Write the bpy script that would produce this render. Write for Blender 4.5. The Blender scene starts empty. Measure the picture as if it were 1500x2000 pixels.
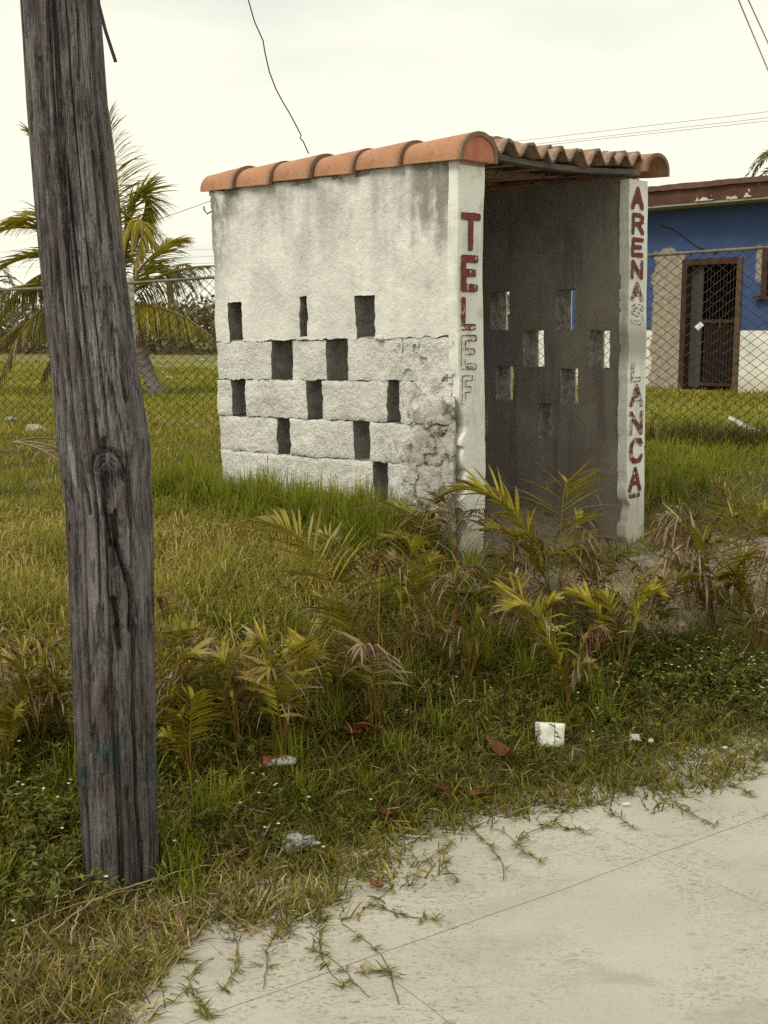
import bpy, math, random
import numpy as np

# ------------------------------------------------------------------ camera, sky, sun, exposure
SC = bpy.context.scene
COL = SC.collection
R = math.radians
EYE = np.array([0.0, 0.0, 1.5]); PITCH = R(8.68); FPX = 2360.0
cam_d = bpy.data.cameras.new('camera'); cam = bpy.data.objects.new('camera', cam_d); COL.objects.link(cam)
cam.location = EYE; cam.rotation_euler = (math.pi / 2 - PITCH, 0, 0)
cam_d.sensor_fit = 'VERTICAL'; cam_d.sensor_height = 36.0; cam_d.lens = 36.0 * FPX / 2000.0
cam_d.clip_start = 0.05; cam_d.clip_end = 3000
SC.camera = cam

SUN_DIR = np.array([-0.62, -0.50, 0.95]); SUN_DIR /= np.linalg.norm(SUN_DIR)
w = bpy.data.worlds.new('World'); SC.world = w; w.use_nodes = True
nt = w.node_tree; nt.nodes.clear()
o_ = nt.nodes.new('ShaderNodeOutputWorld'); bg = nt.nodes.new('ShaderNodeBackground')
sky = nt.nodes.new('ShaderNodeTexSky'); sky.sky_type = 'NISHITA'; sky.sun_disc = False
sky.sun_elevation = math.asin(SUN_DIR[2]); sky.sun_rotation = math.atan2(SUN_DIR[0], SUN_DIR[1])
sky.dust_density = 3.0
tc = nt.nodes.new('ShaderNodeTexCoord'); mp = nt.nodes.new('ShaderNodeMapping'); mp.inputs['Scale'].default_value = (1.0, 1.0, 2.6)
mp.inputs['Location'].default_value = (3.3, 0.4, 0.35)
cn = nt.nodes.new('ShaderNodeTexNoise'); cn.inputs['Scale'].default_value = 2.6; cn.inputs['Detail'].default_value = 6.0; cn.inputs['Roughness'].default_value = 0.5
cr = nt.nodes.new('ShaderNodeValToRGB')
cr.color_ramp.elements[0].position = 0.34; cr.color_ramp.elements[0].color = (6.5, 6.65, 5.95, 1)
cr.color_ramp.elements[1].position = 0.54; cr.color_ramp.elements[1].color = (8.55, 8.35, 6.8, 1)
mx = nt.nodes.new('ShaderNodeMix'); mx.data_type = 'RGBA'; mx.inputs[0].default_value = 0.94
nt.links.new(tc.outputs['Generated'], mp.inputs['Vector']); nt.links.new(mp.outputs[0], cn.inputs['Vector'])
nt.links.new(cn.outputs['Fac'], cr.inputs['Fac']); nt.links.new(sky.outputs[0], mx.inputs[6]); nt.links.new(cr.outputs[0], mx.inputs[7])
nt.links.new(mx.outputs[2], bg.inputs['Color']); bg.inputs['Strength'].default_value = 0.1
nt.links.new(bg.outputs[0], o_.inputs['Surface'])

sd = bpy.data.lights.new('sun', 'SUN'); sd.energy = 1.5; sd.angle = R(22); sd.color = (1.0, 0.93, 0.80)
sun = bpy.data.objects.new('sun', sd); COL.objects.link(sun)
from mathutils import Vector, Matrix
sun.rotation_euler = Vector(SUN_DIR).to_track_quat('Z', 'Y').to_euler()
sun.location = (0, 0, 30)
SC.view_settings.view_transform = 'Standard'; SC.view_settings.look = 'None'
SC.view_settings.exposure = 0.40; SC.view_settings.gamma = 1.0; SC.view_settings.use_curve_mapping = False
SC.cycles.use_denoising = False; SC.cycles.max_bounces = 6; SC.cycles.transparent_max_bounces = 8

RNG = np.random.default_rng(11)
random.seed(5)

# ------------------------------------------------------------------ maths helpers
def ray(px, py):
    a = (px - 750) / FPX; b = -(py - 1000) / FPX
    return np.array([a, math.cos(PITCH) + math.sin(PITCH) * b, math.cos(PITCH) * b - math.sin(PITCH)])
def at_y(px, py, Y):                       # the point of a sight line at a given distance
    r = ray(px, py); return EYE + r * (Y / r[1])
def at_z(px, py, z):
    r = ray(px, py); return EYE + r * ((z - EYE[2]) / r[2])
def smooth(a, b, x):
    t = np.clip((x - a) / (b - a), 0, 1); return t * t * (3 - 2 * t)
def _hash(i, j, k, s):
    n = (i * 73856093) ^ (j * 19349663) ^ (k * 83492791) ^ (s * 2654435761)
    n = (n ^ (n >> 13)) & 0x7fffffff
    n = (n * 1274126177 + 12345) & 0x7fffffff
    n = (n ^ (n >> 15)) * 668265263 & 0x7fffffff
    return ((n >> 7) & 0xffff) / 65535.0
def vnoise(P, scale=1.0, seed=0):
    P = np.asarray(P, float) * scale
    I = np.floor(P).astype(np.int64); F = P - I; F = F * F * (3 - 2 * F)
    out = 0
    for a in (0, 1):
        for b in (0, 1):
            for c in (0, 1):
                wgt = (F[:, 0] if a else 1 - F[:, 0]) * (F[:, 1] if b else 1 - F[:, 1]) * (F[:, 2] if c else 1 - F[:, 2])
                out = out + wgt * _hash(I[:, 0] + a, I[:, 1] + b, I[:, 2] + c, seed)
    return out * 2 - 1
def fbm(P, scale, seed=0, oct=3):
    v = 0; amp = 1; tot = 0
    for o in range(oct):
        v = v + amp * vnoise(P, scale * 2 ** o, seed + o * 17); tot += amp; amp *= 0.5
    return v / tot
def norm(v):
    return v / np.maximum(np.linalg.norm(v, axis=-1, keepdims=True), 1e-9)

# the road edge line and the ground
P0 = np.array([-0.514, 2.69]); RS = np.array([0.818, 0.575]); RN = np.array([-0.575, 0.818])
def road_d(x, y): return (x - P0[0]) * RN[0] + (y - P0[1]) * RN[1]
def road_s(x, y): return (x - P0[0]) * RS[0] + (y - P0[1]) * RS[1]
BN = np.array([0.303, 5.36]); BU = np.array([-0.697, 0.717]); BV = np.array([0.717, 0.697])
def booth_uv(x, y):
    return (x - BN[0]) * BV[0] + (y - BN[1]) * BV[1], (x - BN[0]) * BU[0] + (y - BN[1]) * BU[1]
def ground_z(x, y):
    x = np.asarray(x, float); y = np.asarray(y, float)
    d = road_d(x, y)
    z = np.interp(d, [-1e4, 0.30, 0.7, 1.15, 1.65, 2.4, 3.6, 8, 30, 1e4], [0, 0.0, 0.11, 0.30, 0.46, 0.54, 0.58, 0.55, 0.57, 0.6])
    bv, bu = booth_uv(x, y)
    z = z - 0.13 * np.exp(-(((bv - 1.35) / 0.9) ** 2 + ((bu + 0.15) / 0.6) ** 2)) * smooth(0.3, 1.0, d)
    Pn = np.stack([x.ravel(), y.ravel(), 0 * x.ravel()], 1)
    n = fbm(Pn, 1.7, 3, 3).reshape(x.shape)
    return z + 0.035 * n * smooth(0.25, 1.0, d)
def on_ground(px, py):
    z = 0.3
    for _ in range(12):
        p = at_z(px, py, z); z = 0.5 * z + 0.5 * float(ground_z(p[0], p[1]))
    p = at_z(px, py, z); return np.array([p[0], p[1], float(ground_z(p[0], p[1]))])

# ------------------------------------------------------------------ object helpers
def mk(name, V, faces, mat=None, parent=None, cols=None, smooth_=False):
    if not isinstance(faces, (list, tuple)): faces = [faces]
    me = bpy.data.meshes.new(name)
    V = np.asarray(V, np.float32)
    faces = [np.asarray(f, np.int32) for f in faces if len(f)]
    me.vertices.add(len(V)); me.vertices.foreach_set('co', V.ravel())
    nl = sum(f.size for f in faces); npoly = sum(len(f) for f in faces)
    me.loops.add(nl); me.polygons.add(npoly)
    me.loops.foreach_set('vertex_index', np.concatenate([f.ravel() for f in faces]))
    st = []; c = 0
    for f in faces:
        st.append(c + np.arange(len(f)) * f.shape[1]); c += f.size
    me.polygons.foreach_set('loop_start', np.concatenate(st).astype(np.int32))
    if smooth_: me.polygons.foreach_set('use_smooth', np.ones(npoly, bool))
    if cols is not None:
        a = me.color_attributes.new('Col', 'FLOAT_COLOR', 'POINT')
        c4 = np.ones((len(V), 4), np.float32); c4[:, :3] = cols
        a.data.foreach_set('color', c4.ravel())
    me.update(calc_edges=True); me.validate()
    if not smooth_ and len(V) < 60000 and cols is None: me.set_sharp_from_angle(angle=R(38))
    if mat is not None: me.materials.append(mat)
    ob = bpy.data.objects.new(name, me); COL.objects.link(ob)
    if parent is not None: ob.parent = parent
    return ob
def empty(name, loc=(0, 0, 0), rz=0.0, parent=None):
    e = bpy.data.objects.new(name, None); COL.objects.link(e); e.location = loc; e.rotation_euler = (0, 0, rz)
    e.empty_display_size = 0.1
    if parent is not None: e.parent = parent
    return e
def tag(o, label, cat, group=None, kind=None):
    o['label'] = label
    if cat: o['category'] = cat
    if group: o['group'] = group
    if kind: o['kind'] = kind
    return o
class Geo:                                   # collects vertices, faces and colours of one mesh
    def __init__(s): s.V = []; s.F = {}; s.C = []; s.n = 0
    def add(s, V, faces, C=None):
        V = np.asarray(V, float)
        for f in (faces if isinstance(faces, (list, tuple)) else [faces]):
            f = np.asarray(f)
            if len(f): s.F.setdefault(f.shape[1], []).append(f + s.n)
        s.V.append(V); s.n += len(V)
        if C is not None:
            C = np.asarray(C, float); s.C.append(np.broadcast_to(C, (len(V), 3)))
    def build(s, name, mat, parent=None, smooth_=False):
        C = np.concatenate(s.C) if s.C else None
        return mk(name, np.concatenate(s.V), [np.concatenate(v) for v in s.F.values()], mat, parent, C, smooth_)
def box(x0, x1, y0, y1, z0, z1):
    V = np.array([(x, y, z) for z in (z0, z1) for y in (y0, y1) for x in (x0, x1)], float)
    F = np.array([(0, 2, 3, 1), (4, 5, 7, 6), (0, 1, 5, 4), (2, 6, 7, 3), (0, 4, 6, 2), (1, 3, 7, 5)])
    return V, F
def tube(P, r, n=6, cap=True):
    P = np.asarray(P, float); m = len(P); r = np.broadcast_to(np.asarray(r, float), (m,))
    T = norm(np.gradient(P, axis=0)); ref = np.array([0.0, 0, 1.0]) if abs(T[0, 2]) < 0.9 else np.array([1.0, 0, 0])
    A = norm(np.cross(T, ref)); B = np.cross(T, A)
    th = np.arange(n) / n * 2 * math.pi
    V = (P[:, None, :] + r[:, None, None] * (np.cos(th)[None, :, None] * A[:, None, :] + np.sin(th)[None, :, None] * B[:, None, :])).reshape(-1, 3)
    i = np.arange(m - 1)[:, None]; j = np.arange(n)[None, :]; j2 = (j + 1) % n
    F = np.stack([i * n + j, i * n + j2, (i + 1) * n + j2, (i + 1) * n + j], -1).reshape(-1, 4)
    fs = [F]
    if cap and n == 4: fs.append(np.array([[3, 2, 1, 0], [(m - 1) * n + k for k in range(4)]]))
    elif cap:
        fs.append(np.array([list(range(n))[::-1], [(m - 1) * n + k for k in range(n)]]))
    return V, fs
def strips(base, dirv, L, wd, droop, seg, prof, c0, c1, twist=None, cmid=None, rng=RNG):
    """many tapering leaf strips at once: base, dirv (N,3); L, wd, droop (N,)"""
    N = len(base); p = base.copy(); d = norm(dirv)
    sd_ = np.cross(d, np.array([0, 0, 1.0])) + 1e-4
    if twist is not None:
        sd_ = norm(sd_); nn = np.cross(sd_, d); sd_ = sd_ * np.cos(twist)[:, None] + nn * np.sin(twist)[:, None]
    sd_ = norm(sd_)
    V = []; C = []
    for i in range(seg + 1):
        t = i / seg; hw = (wd * prof[i] * 0.5)[:, None]
        c = c0 * (1 - t) + c1 * t if cmid is None else (c0 * (1 - t * 2) + cmid * t * 2 if t < .5 else cmid * (2 - 2 * t) + c1 * (2 * t - 1))
        if i < seg or prof[i] > 0:
            V += [p - sd_ * hw, p + sd_ * hw]; C += [c, c]
        else:
            V.append(p.copy()); C.append(c)
        if i < seg:
            dd = d.copy(); dd[:, 2] -= droop * (t + 0.5 / seg); dd = norm(dd)
            p = p + dd * (L / seg)[:, None]
    k = len(V)
    V = np.stack(V, 1).reshape(-1, 3); C = np.stack(C, 1).reshape(-1, 3)
    o = (np.arange(N) * k)[:, None]
    q = []; t3 = None
    for i in range(seg):
        if i == seg - 1 and prof[seg] <= 0: t3 = np.array([[2 * i, 2 * i + 1, 2 * i + 2]]) + o
        else: q.append(np.array([[2 * i, 2 * i + 1, 2 * i + 3, 2 * i + 2]]) + o)
    fs = [np.concatenate(q)] if q else []
    if t3 is not None: fs.append(t3)
    return V, fs, C
def lines(a, b, step, must):
    g = list(np.linspace(a, b, max(2, int(round((b - a) / step)) + 1)))
    must = sorted(set([a, b] + [m for m in must if a < m < b]))
    g = [x for x in g if min(abs(x - m) for m in must) > step * 0.35] + must
    return np.array(sorted(g))
def sheet(x0, x1, z0, z1, th, holes=(), step=0.03, disp=0.003, jit=0.0, rnd=0.0, seed=0, nscale=9.0, maskf=None):
    """a slab in the x-z plane (front at y=0 facing -y) with rectangular openings and an uneven face"""
    X = lines(x0, x1, step, [h[0] for h in holes] + [h[1] for h in holes])
    Z = lines(z0, z1, step, [h[2] for h in holes] + [h[3] for h in holes])
    nx, nz = len(X), len(Z)
    gx, gz = np.meshgrid(X, Z, indexing='ij')
    cx = (X[:-1] + X[1:]) / 2; cz = (Z[:-1] + Z[1:]) / 2
    keep = np.ones((nx - 1, nz - 1), bool)
    for h in holes:
        keep &= ~((cx[:, None] > h[0]) & (cx[:, None] < h[1]) & (cz[None, :] > h[2]) & (cz[None, :] < h[3]))
    if maskf is not None: keep &= maskf(cx[:, None] + 0 * cz[None, :], cz[None, :] + 0 * cx[:, None])
    P = np.stack([gx.ravel(), np.zeros(gx.size), gz.ravel()], 1)
    dx = jit * fbm(P, 28, seed + 1, 2); dz = jit * fbm(P, 28, seed + 2, 2)
    dy = disp * fbm(P, nscale, seed + 3, 4) * 1.6
    if rnd > 0:
        e = np.minimum(np.minimum(gx - x0, x1 - gx), np.minimum(gz - z0, z1 - gz)).ravel()
        dy = dy + rnd * np.clip(1 - e / (rnd * 1.6), 0, 1) ** 2
    Fv = P.copy(); Fv[:, 0] += dx; Fv[:, 2] += dz; Fv[:, 1] += dy
    Bv = P.copy(); Bv[:, 0] += jit * fbm(P, 28, seed + 5, 2); Bv[:, 2] += jit * fbm(P, 28, seed + 6, 2); Bv[:, 1] = th + disp * fbm(P, nscale, seed + 9, 3)
    V = np.concatenate([Fv, Bv]); m = nx * nz
    idx = lambda i, j: i * nz + j
    I, J = np.nonzero(keep)
    f1 = np.stack([idx(I, J), idx(I + 1, J), idx(I + 1, J + 1), idx(I, J + 1)], 1)
    f2 = f1[:, ::-1] + m
    kp = np.zeros((nx + 1, nz + 1), bool); kp[1:-1, 1:-1] = keep
    sides = []
    for di, dj in ((1, 0), (-1, 0), (0, 1), (0, -1)):
        nb = kp[1 + di:nx + di, 1 + dj:nz + dj]
        I, J = np.nonzero(keep & ~nb)
        if di == 1: a, b = idx(I + 1, J), idx(I + 1, J + 1)
        elif di == -1: a, b = idx(I, J + 1), idx(I, J)
        elif dj == 1: a, b = idx(I + 1, J + 1), idx(I, J + 1)
        else: a, b = idx(I, J), idx(I + 1, J)
        sides.append(np.stack([a, a + m, b + m, b], 1))
    F = np.concatenate([f1, f2] + sides)
    u = np.unique(F); re = np.full(2 * m, -1); re[u] = np.arange(len(u))
    return V[u], re[F]

# ------------------------------------------------------------------ materials
class NT:
    def __init__(s, name):
        s.m = bpy.data.materials.new(name); s.m.use_nodes = True; s.t = s.m.node_tree
        s.b = s.t.nodes['Principled BSDF']; s.out = s.t.nodes['Material Output']
        s.b.inputs['Specular IOR Level'].default_value = 0.25
        s.tc = s.t.nodes.new('ShaderNodeTexCoord')
    def link(s, a, b): s.t.links.new(a, b)
    def val(s, sock, v):
        if hasattr(v, 'is_output') or isinstance(v, bpy.types.NodeSocket): s.link(v, sock)
        elif isinstance(v, tuple) and len(v) == 3 and sock.type == 'RGBA': sock.default_value = (*v, 1)
        else: sock.default_value = v
    def obj(s, scale=(1, 1, 1), loc=(0, 0, 0), rot=(0, 0, 0)):
        n = s.t.nodes.new('ShaderNodeMapping'); n.inputs['Scale'].default_value = scale; n.inputs['Location'].default_value = loc; n.inputs['Rotation'].default_value = rot
        s.link(s.tc.outputs['Object'], n.inputs['Vector']); return n.outputs[0]
    def noise(s, scale, detail=4, rough=0.55, vec=None, dist=0.0):
        n = s.t.nodes.new('ShaderNodeTexNoise'); n.inputs['Scale'].default_value = scale; n.inputs['Detail'].default_value = detail
        n.inputs['Roughness'].default_value = rough; n.inputs['Distortion'].default_value = dist
        s.link(vec if vec is not None else s.tc.outputs['Object'], n.inputs['Vector']); return n.outputs['Fac']
    def voro(s, scale, vec=None, feat='F1'):
        n = s.t.nodes.new('ShaderNodeTexVoronoi'); n.inputs['Scale'].default_value = scale; n.feature = feat
        s.link(vec if vec is not None else s.tc.outputs['Object'], n.inputs['Vector']); return n.outputs['Distance']
    def ramp(s, fac, stops):
        n = s.t.nodes.new('ShaderNodeValToRGB'); e = n.color_ramp.elements
        while len(e) < len(stops): e.new(0.5)
        for el, (p, c) in zip(e, stops):
            el.position = p; el.color = (c, c, c, 1) if not isinstance(c, tuple) else (*c, 1)
        s.link(fac, n.inputs['Fac']); return n.outputs['Color']
    def mix(s, fac, a, b, mode='MIX'):
        n = s.t.nodes.new('ShaderNodeMix'); n.data_type = 'RGBA'; n.blend_type = mode
        s.val(n.inputs[0], fac); s.val(n.inputs[6], a); s.val(n.inputs[7], b); return n.outputs[2]
    def math(s, op, a, b=0.0):
        n = s.t.nodes.new('ShaderNodeMath'); n.operation = op; s.val(n.inputs[0], a); s.val(n.inputs[1], b); n.use_clamp = False; return n.outputs[0]
    def xyz(s, vec=None):
        n = s.t.nodes.new('ShaderNodeSeparateXYZ'); s.link(vec if vec is not None else s.tc.outputs['Object'], n.inputs[0]); return n.outputs
    def rng(s, v, a, b, c=0.0, d=1.0):
        n = s.t.nodes.new('ShaderNodeMapRange'); n.interpolation_type = 'SMOOTHSTEP'; s.val(n.inputs[0], v)
        for k, x in zip((1, 2, 3, 4), (a, b, c, d)): n.inputs[k].default_value = x
        return n.outputs[0]
    def attr(s, name='Col'):
        n = s.t.nodes.new('ShaderNodeAttribute'); n.attribute_name = name; return n.outputs['Color']
    def rand(s):
        n = s.t.nodes.new('ShaderNodeObjectInfo'); return n.outputs['Random']
    def fin(s, col, rough=0.85, bump=None, strength=0.4, dist=0.01):
        s.val(s.b.inputs['Base Color'], col); s.val(s.b.inputs['Roughness'], rough)
        if bump is not None:
            n = s.t.nodes.new('ShaderNodeBump'); n.inputs['Strength'].default_value = strength; n.inputs['Distance'].default_value = dist
            s.val(n.inputs['Height'], bump); s.link(n.outputs[0], s.b.inputs['Normal'])
        return s.m
    def leafy(s, col, trans=0.35, rough=0.55):
        s.val(s.b.inputs['Base Color'], col); s.b.inputs['Roughness'].default_value = rough
        t = s.t.nodes.new('ShaderNodeBsdfTranslucent'); s.val(t.inputs['Color'], col)
        m = s.t.nodes.new('ShaderNodeMixShader'); m.inputs[0].default_value = trans
        s.link(s.b.outputs[0], m.inputs[1]); s.link(t.outputs[0], m.inputs[2]); s.link(m.outputs[0], s.out.inputs['Surface']); return s.m

def mat_whitewash(name, rough_block):
    s = NT(name); o = s.xyz(); Y, Z = o[1], o[2]
    big = s.noise(3.0, 5); col = s.ramp(big, [(0.3, (0.74, 0.73, 0.69) if rough_block else (0.68, 0.67, 0.63)), (0.62, (0.86, 0.85, 0.81) if rough_block else (0.82, 0.81, 0.77))])
    streak = s.noise(1.0, 5, 0.6, s.obj((9, 9, 1.3)))
    top = s.rng(Z, 1.55, 2.2)
    ends = s.math('MAXIMUM', s.rng(Y, 0.40, 0.05), s.rng(Y, 1.40, 1.72))
    cloud = s.noise(3.2, 6, 0.62, s.obj((1, 1, .75), (4, 2, 1)), 0.4)
    wgt = s.math('MULTIPLY', s.math('ADD', 0.14, s.math('MULTIPLY', top, s.math('ADD', 0.42, ends))), s.rng(s.math('ADD', s.math('MULTIPLY', streak, .4), s.math('MULTIPLY', cloud, .6)), 0.42, 0.60))
    col = s.mix(wgt, col, (0.27, 0.26, 0.235))
    blot = s.noise(5.5, 6, 0.65)
    col = s.mix(s.math('MULTIPLY', s.rng(blot, 0.58, 0.74), 0.25 if rough_block else 0.5), col, (0.36, 0.345, 0.30))
    # render worn off the front corner: bare sandy mortar with black mould, a stain of its own shape
    edge = s.noise(6.0, 5, 0.6)
    m1 = s.math('ADD', s.math('MULTIPLY', s.rng(Y, 0.50, 0.12), s.rng(Z, 1.32, 1.02)), s.math('MULTIPLY', s.math('SUBTRACT', edge, 0.5), 1.5))
    worn = s.rng(m1, 0.50, 0.66)
    sand = s.ramp(s.noise(14, 5), [(0.35, (0.35, 0.325, 0.275)), (0.65, (0.60, 0.57, 0.49))])
    col = s.mix(s.math('MULTIPLY', worn, 0.8), col, sand)
    mould = s.math('MULTIPLY', s.rng(s.noise(7.5, 8, 0.78), 0.49, 0.62), s.math('MULTIPLY', s.rng(Y, 0.56, 0.28), s.rng(Z, 1.42, 1.02)))
    col = s.mix(s.math('MULTIPLY', mould, 0.92), col, (0.06, 0.055, 0.046))
    pits = s.noise(70 if rough_block else 110, 3, 0.6)
    col = s.mix(s.math('MULTIPLY', s.rng(pits, 0.63, 0.72), 0.6 if rough_block else 0.35), col, (0.12, 0.11, 0.095))
    h = s.math('ADD', s.math('MULTIPLY', s.noise(38 if rough_block else 30, 6, 0.7), 1.0), s.math('MULTIPLY', s.noise(9, 3), 0.8))
    return s.fin(col, 0.92, h, 0.9 if rough_block else 0.55, 0.030 if rough_block else 0.022)
M_PLASTER = mat_whitewash('whitewashed_plaster', False)
M_BLOCK = mat_whitewash('whitewashed_rough_block', True)

s = NT('white_pillar_paint'); o = s.xyz()
c = s.ramp(s.noise(4, 5), [(0.3, (0.66, 0.67, 0.62)), (0.65, (0.82, 0.83, 0.77))])
c = s.mix(s.math('MULTIPLY', s.rng(s.noise(1, 5, 0.6, s.obj((30, 30, 3))), 0.5, 0.75), 0.5), c, (0.36, 0.35, 0.31))
c = s.mix(s.math('MULTIPLY', s.rng(s.noise(8, 6, 0.6), 0.57, 0.72), 0.65), c, (0.38, 0.35, 0.29))
gz = s.math('MULTIPLY', s.rng(s.math('ABSOLUTE', s.math('SUBTRACT', o[2], 1.42)), 0.16, 0.03), s.rng(o[0], 1.0, 1.2))
c = s.mix(s.math('MULTIPLY', gz, 0.75), c, (0.30, 0.29, 0.26))
c = s.mix(s.math('MULTIPLY', s.rng(o[2], 0.72, 0.52), 0.6), c, (0.42, 0.38, 0.30))
M_PILLAR = s.fin(c, 0.9, s.noise(45, 5, 0.65), 0.35, 0.012)

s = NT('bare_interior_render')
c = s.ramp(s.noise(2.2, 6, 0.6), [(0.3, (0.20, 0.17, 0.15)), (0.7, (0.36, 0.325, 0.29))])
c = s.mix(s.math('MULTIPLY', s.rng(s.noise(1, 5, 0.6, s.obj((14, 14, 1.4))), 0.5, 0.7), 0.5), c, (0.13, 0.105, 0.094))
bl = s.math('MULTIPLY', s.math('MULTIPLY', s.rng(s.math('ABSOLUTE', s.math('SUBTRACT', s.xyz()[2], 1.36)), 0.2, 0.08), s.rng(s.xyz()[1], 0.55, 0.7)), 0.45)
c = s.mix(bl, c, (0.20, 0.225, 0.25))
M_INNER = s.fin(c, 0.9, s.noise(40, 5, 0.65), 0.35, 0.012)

s = NT('bare_shaded_block_core'); M_SHADED_CORE = s.fin(s.ramp(s.noise(20, 6, .65), [(0.3, (0.17, 0.16, 0.145)), (0.7, (0.34, 0.32, 0.29))]), 0.95, s.noise(60, 5, .7), 0.8, 0.02)  # unpainted block grey, darkened so the shade inside the vent holes is painted in
s = NT('mortar')
M_MORTAR = s.fin(s.ramp(s.noise(18, 5), [(0.3, (0.24, 0.215, 0.175)), (0.7, (0.46, 0.43, 0.36))]), 0.95, s.noise(50, 5, 0.7), 0.8, 0.02)

def mat_tile(name, pale):
    s = NT(name); r = s.rand()
    vec = s.obj((1, 1, 1))
    c = s.ramp(s.noise(7, 5, 0.6), [(0.25, (0.27, 0.13, 0.075)), (0.5, (0.40, 0.20, 0.115)), (0.75, (0.48, 0.275, 0.175))])
    c = s.mix(s.math('MULTIPLY', r, 0.35), c, (0.50, 0.26, 0.15))
    if pale: c = s.mix(0.4, c, (0.24, 0.19, 0.15))
    c = s.mix(s.math('MULTIPLY', s.rng(s.noise(13, 6, 0.7), 0.58 - pale * .16, 0.70 - pale * .08), 0.85), c, (0.36, 0.315, 0.25) if pale else (0.13, 0.085, 0.06))
    c = s.mix(s.math('MULTIPLY', s.rng(s.noise(60, 3), 0.64, 0.72), 0.6), c, (0.08, 0.05, 0.04))
    lip = s.rng(s.math('ADD', s.xyz()[1], s.math('MULTIPLY', s.math('SUBTRACT', s.noise(25, 3), .5), .05)), 0.030, 0.006)
    c = s.mix(s.math('MULTIPLY', lip, 0.8), c, (0.16, 0.115, 0.085))
    c = s.mix(s.math('MULTIPLY', s.rng(s.noise(5, 6, .65, s.obj((1, 1, 1), (7, 3, 1))), .54, .68), .5), c, (0.42, 0.24, 0.15))
    return s.fin(c, 0.85, s.noise(45, 6, 0.65), 0.4, 0.012)
M_TILE = mat_tile('terracotta', 0); M_TILE_OLD = mat_tile('lichened_terracotta', 1)
s = NT('painted_end_cap'); M_CAP = s.fin(s.ramp(s.noise(12, 5), [(0.3, (0.36, 0.12, 0.07)), (0.7, (0.52, 0.21, 0.13))]), 0.85, s.noise(40, 4), 0.3, 0.01)
s = NT('old_timber'); M_TIMBER = s.fin(s.ramp(s.noise(6, 6, 0.6, s.obj((1, 12, 12))), [(0.3, (0.06, 0.048, 0.042)), (0.7, (0.17, 0.15, 0.132))]), 0.9, s.noise(20, 4), 0.3)
s = NT('red_letter_paint'); M_RED = s.fin(s.ramp(s.noise(30, 4), [(0.3, (0.155, 0.033, 0.028)), (0.7, (0.25, 0.075, 0.06))]), 0.8)
s = NT('red_letter_outline'); M_REDLINE = s.fin((0.115, 0.022, 0.02), 0.8)
s = NT('ghost_letter'); M_GHOST = s.fin((0.46, 0.42, 0.37), 0.9)

s = NT('weathered_pole_wood'); o = s.xyz()
g1 = s.noise(1, 10, 0.8, s.obj((26, 26, 3.2)), 0.8); g2 = s.noise(1, 6, 0.7, s.obj((120, 120, 5)), 0.4); g3 = s.noise(4.2, 7, 0.7, s.obj((1.8, 1.8, 1.0)))
g4 = s.noise(1, 4, 0.6, s.obj((14, 14, 30)), 1.5); g5 = s.noise(22, 8, 0.75)
ck = s.rng(s.math('ABSOLUTE', s.math('SUBTRACT', s.noise(1, 5, 0.65, s.obj((38, 38, 1.3)), 0.5), 0.5)), 0.020, 0.004)
ck2 = s.rng(s.math('ABSOLUTE', s.math('SUBTRACT', s.noise(1, 4, 0.6, s.obj((16, 16, 0.9), (3, 1, 2)), 0.8), 0.52)), 0.014, 0.002)
ck = s.math('MAXIMUM', s.math('MULTIPLY', ck, s.rng(g3, 0.38, 0.55)), ck2)
c = s.ramp(g1, [(0.34, (0.085, 0.062, 0.06)), (0.44, (0.22, 0.184, 0.18)), (0.52, (0.35, 0.315, 0.314)), (0.63, (0.55, 0.52, 0.525))])
c = s.mix(s.rng(g3, 0.46, 0.58), c, s.mix(0.32, c, (0.08, 0.058, 0.053)))
c = s.mix(s.math('MULTIPLY', s.rng(g5, 0.50, 0.62), 0.6), c, (0.36, 0.34, 0.335))
c = s.mix(s.math('MULTIPLY', ck, 0.62), c, (0.014, 0.008, 0.007))
c = s.mix(s.math('MULTIPLY', s.rng(g2, 0.57, 0.68), 0.55), c, (0.04, 0.027, 0.024))
c = s.mix(s.math('MULTIPLY', s.rng(g4, 0.66, 0.74), 0.6), c, (0.34, 0.32, 0.31))
c = s.mix(s.math('MULTIPLY', s.rng(o[2], 1.05, 0.5), 0.38), c, (0.07, 0.045, 0.040))
tm = s.math('MULTIPLY', s.rng(s.noise(9, 6, 0.7), 0.50, 0.62), s.math('MULTIPLY', s.rng(o[2], 0.18, 0.26), s.rng(o[2], 0.50, 0.40)))
c = s.mix(s.math('MULTIPLY', tm, 0.85), c, (0.06, 0.125, 0.112))
M_POLE = s.fin(c, 0.9, s.math('ADD', g1, s.math('ADD', s.math('MULTIPLY', g2, -0.8), s.math('SUBTRACT', s.math('MULTIPLY', g5, .5), s.math('MULTIPLY', ck, .9)))), 1.0, 0.035)

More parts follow.
